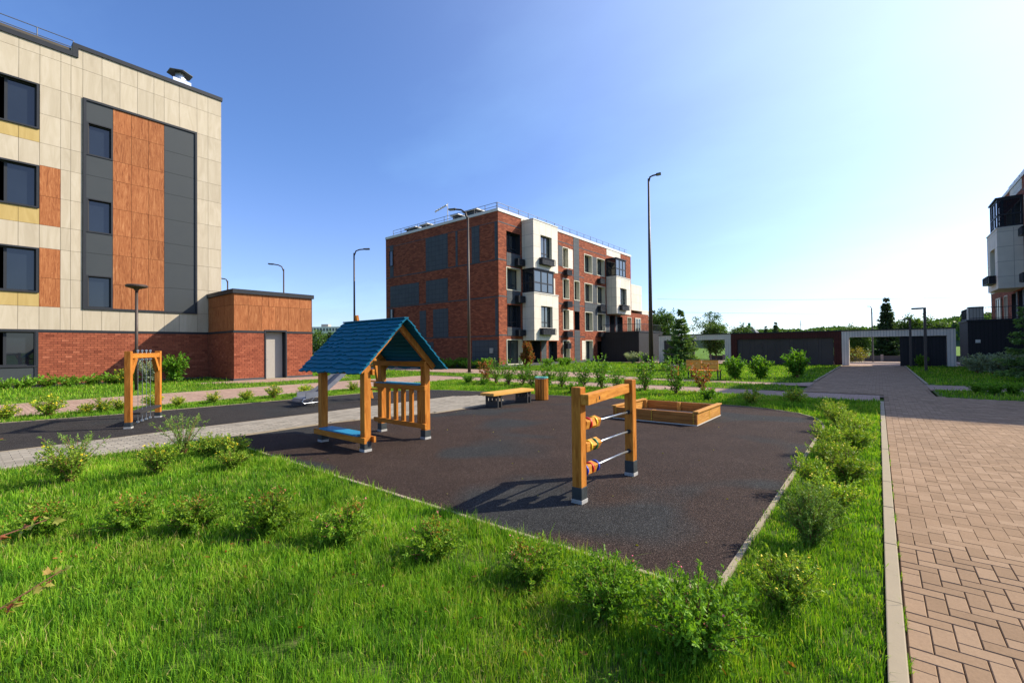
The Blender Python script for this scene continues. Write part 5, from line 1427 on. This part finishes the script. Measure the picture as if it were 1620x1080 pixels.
# --- corner of the lawn beside the grey path
for x, y, sc_, p, lb_ in ((-7.45, 0.92, 1.05, POT[1], 'yellow-flowered bush under the arching willow shoot, left by the grey path'), (-8.0, 1.05, 1.0, WIL, 'grey-green arching willow shoots at the left by the grey path'),
                          (-7.05, 1.68, 0.95, POT[1], 'yellow-flowered bush alone before the willow clump by the grey path'), (-8.2, 2.25, 1.15, WIL, 'grey-green willow clump below the hanging step frame'),
                          (-7.72, 2.42, 0.85, POT[0], 'yellow-flowered bush right of the willow clump'), (-7.35, 2.62, 0.8, STRIP[0], 'bright yellow bush near the corner of the rubber'), (-6.55, 2.32, 0.75, POT[0], 'small sparse bush nearest the rubber corner')):
    put(p, x, y, x * 3.1, sc_, lb_, 'bush')
# --- row of yellow bushes along the far path
for k, (x, y) in enumerate(((-15.75, 0.85), (-15.7, 1.55), (-15.5, 2.2), (-15.45, 2.5), (-15.5, 2.85), (-15.55, 3.55), (-15.45, 4.1), (-15.35, 4.95), (-15.35, 5.85), (-15.3, 6.65), (-15.2, 7.65), (-15.3, 9.5))):
    put(STRIP[k % 2], x, y, 2.3 * k, (0.95, 1.15, 0.7, 0.85, 0.8, 0.9, 0.7, 0.75, 0.8, 0.95, 0.95, 0.8)[k], '%s yellow-flowered bush from the left in the row along the brick path' % ORD[k], 'bush', 'yellow bushes along the brick path')
# --- planting at the cream building
for k, (x, y) in enumerate(((-28.8, 1.5), (-28.8, 2.1), (-28.7, 2.8), (-28.7, 3.5), (-28.8, 4.3), (-28.7, 5.0), (-28.8, 5.6))):
    put(HOS, x, y, 1.9 * k, 1.25 + 0.12 * (k % 3), '%s low leafy clump from the left at the foot of the cream building' % ORD[k], 'bush', 'clumps along the cream building')
put(VAR, -27.2, 6.1, 0.4, 1.15, 'pale variegated bush seen behind the chains of the step frame', 'bush')
put(LFY[1], -26.9, 7.05, 2.0, 1.25, 'tall upright green bush right of the hanging step frame', 'bush')
put(STRIP[1], -27.8, 5.3, 0.9, 1.6, 'yellow-tipped bush left of the brown disc lamp', 'bush')
# --- lawn beyond the rubber
for k, (x, y, sc_, p) in enumerate(((-13.5, 14.9, 1.1, 2), (-12.65, 14.6, 1.1, 0), (-11.8, 14.4, 1.0, 1), (-11.2, 14.6, 1.05, 1), (-10.6, 14.3, 0.9, 0), (-10.1, 14.8, 1.1, 1), (-9.3, 14.5, 0.95, 1), (-8.45, 14.6, 1.1, 0), (-7.9, 15.0, 1.2, 1), (-7.1, 14.6, 0.9, 0), (-6.25, 15.0, 1.2, 1), (-5.0, 14.4, 1.2, 0), (-4.35, 14.9, 1.1, 2))):
    put(TALL[p], x, y, 1.7 * k, sc_, '%s tall sparse %s shrub from the left on the lawn beyond the rubber' % (ORD[k], 'red-leaved' if p == 2 else 'green'), 'shrub', 'tall sparse shrubs beyond the rubber')
for k, (x, y, sc_, p) in enumerate(((-14.1, 14.4, 0.8, LOW), (-12.7, 13.9, 0.7, LOW), (-9.6, 13.6, 0.8, LOW), (-7.8, 12.95, 0.85, LOW), (-3.75, 13.45, 0.8, LOW), (-2.57, 13.05, 0.95, STRIP[1]), (-1.74, 14.05, 1.0, STRIP[0]))):
    put(p, x, y, 2.9 * k, sc_, '%s low %s bush from the left on the lawn beyond the rubber' % (ORD[k], 'yellow-tipped' if p is not LOW else 'green'), 'bush', 'low bushes beyond the rubber')
for k, (x, y, sc_, p) in enumerate(((-5.1, 22.3, 0.95, 1), (-4.2, 23.2, 0.9, 0), (-2.95, 24.6, 1.15, 1))):
    put(LFY[p], x, y, 1.1 * k, sc_, ('leafy green bush right next to the park bench', 'leafy green bush midway before the maroon wall', 'largest leafy green bush before the maroon wall, nearest the walk')[k], 'bush')
# --- along the brick block
for k in range(13):
    put(HOS if k % 3 else LOW, -34.5 + 0.95 * k, 25.6 + 0.25 * (k % 2), 1.3 * k, 1.8, '%s low bush from the left along the brick gable' % ORD[k], 'bush', 'low bushes along the brick gable')
put(AUT, -20.6, 27.4, 0.0, 0.95, 'rust-coloured columnar bush at the corner of the brick block', 'bush')
for k, (x, y) in enumerate(((-20.6, 32.2), (-20.9, 33.4), (-20.3, 29.6))):
    put(LOW, x, y, k, 1.5, ('small round bush by the second entrance of the brick block', 'smaller round bush just past the second entrance', 'small bush below the lowest white bay')[k], 'bush')
for k, (x, y) in enumerate(((-17.4, 39.0), (-16.4, 39.6))):
    put(SIL, x, y, k * 2.0, 1.15, ('left silvery bush before the charcoal annex', 'right silvery bush before the charcoal annex')[k], 'bush')
# --- right side
for k, (x, y, s_) in enumerate(((3.85, 32.6, 1.0), (4.35, 32.1, 1.1), (5.0, 32.8, 1.2), (5.7, 33.0, 1.2))):
    put(SIL, x, y, 1.3 * k, s_, '%s silvery grey bush from the left on the shaded lawn' % ORD[k], 'bush', 'silvery bushes on the shaded lawn')
for k, (x, y) in enumerate(((2.3, 19.4), (2.65, 19.5), (3.05, 19.6))):
    put(LOW, x, y, k, 0.75, '%s small dark plant from the left on the right-hand grass island' % ORD[k], 'plant', 'small plants on the right-hand grass island')
put(LFY[0], 2.15, 39.6, 0.5, 0.7, 'small green bush against the black gateway panel', 'bush')
f1 = conifer('fir_tree', 2.9, 0.95, 'needle', 15, 7, 14, 0.14); put(f1, 4.45, 26.4, 0, 1.0, 'young fir tree cut by the right edge of the picture', 'tree')
f2 = conifer('spruce_tree', 3.75, 1.45, 'needle', 24, 9, 20, 0.19); put(f2, -9.75, 29.2, 0, 1.0, 'green spruce tree standing behind the park bench', 'tree')

# --- maple sapling just left of the viewer, its twigs reach into the picture
mp_ = thing('maple_sapling', 'maple twigs with green and rusty lobed leaves at the lower left', 'sapling', (-2.52, -0.42, 0))
b = MB(); b.tube([(-2.52, -0.42, 0), (-2.5, -0.38, 0.7), (-2.52, -0.36, 1.5), (-2.5, -0.4, 1.9)], 0.012, 7, r1=0.005); b.build('trunk', 'bark', mp_, smooth=True)
LOB = [(0, 0), (0.10, 0.02), (0.42, -0.05), (0.30, 0.22), (0.52, 0.42), (0.28, 0.50), (0.20, 0.62), (0.0, 1.0)]
LOB = LOB + [(-x, y) for x, y in reversed(LOB[1:-1])]
lf = MB(); br_ = MB()
for a, c_, mi, nl in (((-2.51, -0.38, 0.42), (-2.36, 0.27, 0.75), (-2.38, -0.05, 0.58), 40), ((-2.51, -0.38, 0.80), (-2.42, 0.235, 0.93), (-2.45, -0.05, 0.86), 26), ((-2.52, -0.37, 1.15), (-2.49, 0.13, 1.24), (-2.5, -0.1, 1.2), 8), ((-2.52, -0.38, 1.0), (-2.45, 0.11, 1.08), (-2.5, -0.1, 1.02), 6)):
    cv = bez(np.array(a), np.array(mi), np.array(c_), 9); br_.tube(cv.tolist(), 0.006, 5, r1=0.002)
    for k in range(nl):
        t = 0.45 + 0.55 * k / (nl - 1); i = min(7, int(t * 8)); p = Vector(cv[i] + (cv[i + 1] - cv[i]) * (t * 8 - i))
        ax = Vector((rng.normal(0, 1), rng.normal(0.4, 0.8), rng.normal(0, 0.6))).normalized(); sd_ = ax.orthogonal().normalized()
        sd_ = Matrix.Rotation(rng.uniform(0, 6.28), 3, ax) @ sd_; nn = ax.cross(sd_); S_ = rng.uniform(0.020, 0.036)
        rr = float(np.clip(rng.normal(0.45 + 0.35 * (k % 3 == 0), 0.25), 0, 1))
        lf.face([p + ax * 0.02 + (sd_ * x * 1.0 + ax * y + nn * (0.35 * abs(x) - 0.25 * y * y)) * S_ for x, y in LOB], 0, rr)
br_.build('branches', 'twig', mp_); lf.build('foliage', 'maple_leaf', mp_)

# ------------------------------------------------------------------ beyond the garden wall
T_ = {'a': tree('broadleaf_tree', 6.4, 2.2, 2.6, 3.9, 'tree_leaf', 110, 46, 0.30), 'b': tree('birch_tree', 5.9, 1.9, 2.3, 3.6, 'tree_leaf', 64, 34, 0.22, thin=0.8),
      'g': tree('golden_shrub', 1.2, 1.0, 0.6, 0.6, 'gold_leaf', 50, 40, 0.11)}
S1 = conifer('spruce_tree', 5.9, 1.6, 'fir_needle', 30, 9, 18, 0.30)
for x, y, k, s_, lb_ in ((-23.4, 62, 'a', 1.0, 'round dark tree behind the charcoal annex, beside the tall lamp'), (-25.6, 66, 'a', 0.92, 'second rounded tree just left of the tall lamp post'),
                         (-16.5, 60, 'b', 1.0, 'airy birch standing above the pale wall frame'), (-13.4, 51, 'a', 0.62, 'dark tree seen through the left wall opening'), (-11.6, 54, 'a', 0.58, 'darker tree deep in the left wall opening'),
                         (2.3, 60, 'a', 0.66, 'rounded tree right of the big spruce'), (4.2, 63, 'a', 0.64, 'low rounded tree behind the right gateway panel'), (-1.4, 55, 'a', 0.44, 'dark tree seen through the gateway on the left'), (0.3, 62, 'a', 0.52, 'dark tree behind the little shed'), (-2.3, 64, 'a', 0.57, 'tree top just above the left gateway post')):
    put(T_[k], x, y, x * 1.7, s_, lb_, 'tree')
put(T_['g'], -1.75, 48.6, 0, 1.0, 'golden bush seen through the gateway', 'bush')
for x, y, s_, lb_ in ((0.65, 57.5, 1.0, 'big dark spruce rising above the gateway'), (-12.3, 80, 0.84, 'spruce tip above the maroon wall, right of the house roof'), (-15.7, 92, 0.82, 'tiny spruce tip next to the house roof'), (-25.3, 64, 1.12, 'spruce tip behind the tall lamp post')):
    put(S1, x, y, x, (s_ * 0.95, s_ * 0.95, s_), lb_, 'tree')
hs = thing('house', 'small house with a hipped grey-green roof beyond the maroon wall', 'house', (-15.7, 76, 0))
MB().box(-17.3, -14.1, 75, 78, 0, 3.1).build('wall', 'cream_reveal', hs)
b = MB(); b.face([(-17.6, 74.8, 3.1), (-13.8, 74.8, 3.1), (-14.9, 76.5, 4.35), (-16.5, 76.5, 4.35)]); b.face([(-13.8, 74.8, 3.1), (-13.8, 78.2, 3.1), (-14.9, 76.5, 4.35)]); b.face([(-17.6, 78.2, 3.1), (-17.6, 74.8, 3.1), (-16.5, 76.5, 4.35)]); b.face([(-13.8, 78.2, 3.1), (-17.6, 78.2, 3.1), (-16.5, 76.5, 4.35), (-14.9, 76.5, 4.35)])
rf = b.build('roof', 'dark_panel', hs)
MB().box(-15.25, -14.95, 75.5, 75.8, 3.1, 4.9).build('chimney', 'green_paint', rf)
an = thing('aerial_mast', 'thin television aerial mast above the maroon wall', 'aerial', (-7.9, 70, 0))
MB().tube([(-7.9, 70, 0), (-7.9, 70, 4.7)], 0.03, 5).build('mast', 'lamp_grey', an)
b = MB(); b.beam((-8.3, 70, 4.1), (-7.5, 70, 4.1), 0.03, 0.03); b.beam((-8.15, 70, 4.3), (-7.65, 70, 4.3), 0.03, 0.03); b.build('cross_arm', 'lamp_grey', an)
ck = MB().box(-8.6, -8.2, 69.5, 69.9, 0, 3.3).build('brick_chimney', 'mortar'); tag(ck, 'stubby brown chimney left of the aerial mast', 'chimney')
sh = thing('shed', 'little shed with a ribbed pale roof seen through the gateway', 'shed', (1.4, 58.5, 0))
MB().box(0.15, 3.0, 58.3, 60.5, 0, 0.8).build('wall', 'orange_panel', sh)
b = MB()
for k in range(14):
    x = 0.0 + k * 0.23; b.hexa([(x, 57.9, 0.74), (x + 0.21, 57.9, 0.74), (x + 0.21, 59.6, 1.62), (x, 59.6, 1.62), (x, 57.9, 0.79), (x + 0.21, 57.9, 0.79), (x + 0.21, 59.6, 1.67), (x, 59.6, 1.67)])
b.build('roof', 'door_grey', sh)
fe = thing('fence', 'low grey fence with square piers seen through the gateway', 'fence', (0.5, 52, 0))
for k, x in enumerate(np.arange(-14.2, 6, 1.31)):
    MB().box(x - 0.1, x + 0.1, 51.9, 52.1, -0.1, 0.6).build('pier', 'door_grey', fe)
    MB().box(x + 0.102, x + 1.208, 51.98, 52.02, -0.05, 0.5).build('fence_panel', 'lamp_grey', fe)
rw = MB().box(-30, 14, 45.9, 46.2, -0.1, 0.085).build('retaining_kerb', 'coping_white'); tag(rw, 'long pale kerb crossing behind the gateway', 'kerb')
up_ = thing('utility_pole', 'thin grey lamp pole behind the gateway beam', 'pole', (-0.4, 50, 0))
MB().tube([(-0.4, 50, 0), (-0.42, 50, 4.6)], 0.07, 8, r1=0.045).build('pole', 'lamp_grey', up_)
MB().tube([(-0.42, 50, 4.6), (-0.5, 50, 4.78), (-0.72, 50, 4.8)], 0.03, 6).build('arm', 'lamp_grey', up_)
for k, (z0, z1, y) in enumerate(((10.0, 6.65, 80), (7.7, 4.9, 80), (3.2, 4.9, 80))):
    x0, x1 = (-30.8, 22) if k < 2 else (-16, 22)
    pts = [(x0 + (x1 - x0) * i / 12, y, z0 + (z1 - z0) * i / 12 - 0.35 * (1 - (i / 6 - 1) ** 2)) for i in range(13)]
    w_ = MB().tube(pts, 0.022, 4).build('power_line', 'lamp_grey'); tag(w_, ('highest thin power line across the pale sky', 'middle thin power line across the pale sky', 'lowest power line rising right above the maroon wall')[k], 'power line')
# wooded ridge
b = MB(); hx = np.linspace(-420, 330, 90)
for i in range(len(hx) - 1):
    def hz_(x): return (9.5 + 5.5 / (1 + math.exp(-(x - 22) / 9.0)) + 0.5 * math.sin(x * 0.21) + 0.3 * math.sin(x * 0.6)) if x > -60 else 9.5
    for (y0, f0), (y1, f1) in (((290, 0.0), (300, 0.75)), ((300, 0.75), (325, 1.0)), ((325, 1.0), (420, 0.3))):
        b.face([(hx[i], y0, hz_(hx[i]) * f0), (hx[i + 1], y0, hz_(hx[i + 1]) * f0), (hx[i + 1], y1, hz_(hx[i + 1]) * f1), (hx[i], y1, hz_(hx[i]) * f1)])
b.build('hill', 'hill_green', kind='structure', smooth=True)
n = 5200; X = rng.uniform(-60, 70, n); Yh = rng.uniform(292, 326, n)
Zh = np.array([((9.5 + 5.5 / (1 + math.exp(-(x - 22) / 9.0)) + 0.5 * math.sin(x * 0.21) + 0.3 * math.sin(x * 0.6))) for x in X]) * np.interp(Yh, [290, 300, 325], [0, 0.75, 1.0])
tall = rng.uniform(0.2, 1.6, n)
wood_ = leaf_object('woodland', np.stack([X, Yh, Zh + tall * 0.4], 1), rng.normal(0, 0.6, (n, 3)) + np.array([0, -0.2, 0.8]), 2.0, 1.7, rng.uniform(0, 1, n), 'tree_leaf', None)
wood_['kind'] = 'stuff'; tag(wood_, 'distant wooded ridge along the horizon on the right', 'woodland')
# far slab block and trees on the left
fb_ = thing('slab_block', 'distant pale slab block on the horizon left of the playhouse roof', 'building', (-213, 122, 0))
dv_ = Vector((15.4, 12.5, 0)).normalized(); nv_ = Vector((dv_.y, -dv_.x, 0)); o_ = Vector((-226, 112.8, 0))
TS = lambda u, n_, z: tuple(o_ + dv_ * u + nv_ * n_ + Vector((0, 0, z)))
tb(MB(), TS, 0, 32, -9, 0, 0, 13.2).build('wall', 'coping_white', fb_)
for u in (8.2, 20.0): tb(MB(), TS, u, u + 3.5, -6, -2, 13.2, 14.6).build('roof_house', 'door_grey', fb_)
for j in range(4):
    for i in range(20):
        tb(MB(), TS, 0.6 + i * 1.56, 1.5 + i * 1.56, 0.0, 0.05, 2.6 + j * 2.8, 4.1 + j * 2.8).build('window', 'lamp_grey', fb_)
T5 = tree('broadleaf_tree', 4.2, 1.9, 1.7, 2.3, 'tree_leaf', 80, 40, 0.28); put(T5, -57, 31, 0, 1.0, 'dark tree beyond the annex corner', 'tree')
put(S1, -52.5, 29.5, 1.0, 0.62, 'thin dark conifer beyond the annex corner', 'tree')
put(T5, -66, 37.2, 1.5, 0.95, 'tree further back, half hidden by the playhouse roof', 'tree')

# a few fallen leaves and crumbs on the rubber
n = 70; fx = rng.uniform(-8, -1, n); fy = rng.uniform(3.3, 12, n)
fl_ = leaf_object('fallen_leaves', np.stack([fx, fy, np.full(n, 0.016)], 1), np.stack([rng.normal(0, 1, n), rng.normal(0, 1, n), rng.uniform(0, .25, n)], 1), 0.028, 0.016, rng.uniform(0.2, 1, n), 'gold_leaf', None)
fl_['kind'] = 'stuff'; tag(fl_, 'tiny fallen leaves scattered over the dark rubber', 'leaves')

# broad-leaved weeds and old leaf litter in the near grass
n = 5200; wx = rng.uniform(-8.9, -0.05, n); wy_ = rng.uniform(-0.5, 2.95, n)
cl = np.sin(wx * 3.1 + 1.7 * np.sin(wy_ * 2.3)) + np.sin(wy_ * 4.1 + 1.3 * np.sin(wx * 1.9)); k = cl > 0.55
wx, wy_ = wx[k], wy_[k]; n = len(wx)
o = leaf_object('clover', np.stack([wx, wy_, rng.uniform(0.02, 0.055, n)], 1), np.stack([rng.normal(0, 1, n), rng.normal(0, 1, n), rng.uniform(0.1, .7, n)], 1), 0.030, 0.020, rng.uniform(0, 0.8, n), 'shrub_leaf', None)
o['kind'] = 'stuff'; tag(o, 'low broad-leaved weeds scattered through the near grass', 'weeds')
n = 420; wx = rng.uniform(-6.5, -0.3, n); wy_ = np.clip(np.interp(wx, [-6, -4, -2.6, -0.6], [0.2, 1.5, 2.0, 2.1]) + rng.normal(0, 0.30, n), -1, 2.9)
o = leaf_object('leaf_litter', np.stack([wx, wy_, rng.uniform(0.012, 0.04, n)], 1), np.stack([rng.normal(0, 1, n), rng.normal(0, 1, n), rng.uniform(-.1, .5, n)], 1), 0.040, 0.020, rng.uniform(0.2, 1.0, n), 'red_leaf', None)
o['kind'] = 'stuff'; tag(o, 'brown and reddish leaf litter around the spiraea row', 'leaves')
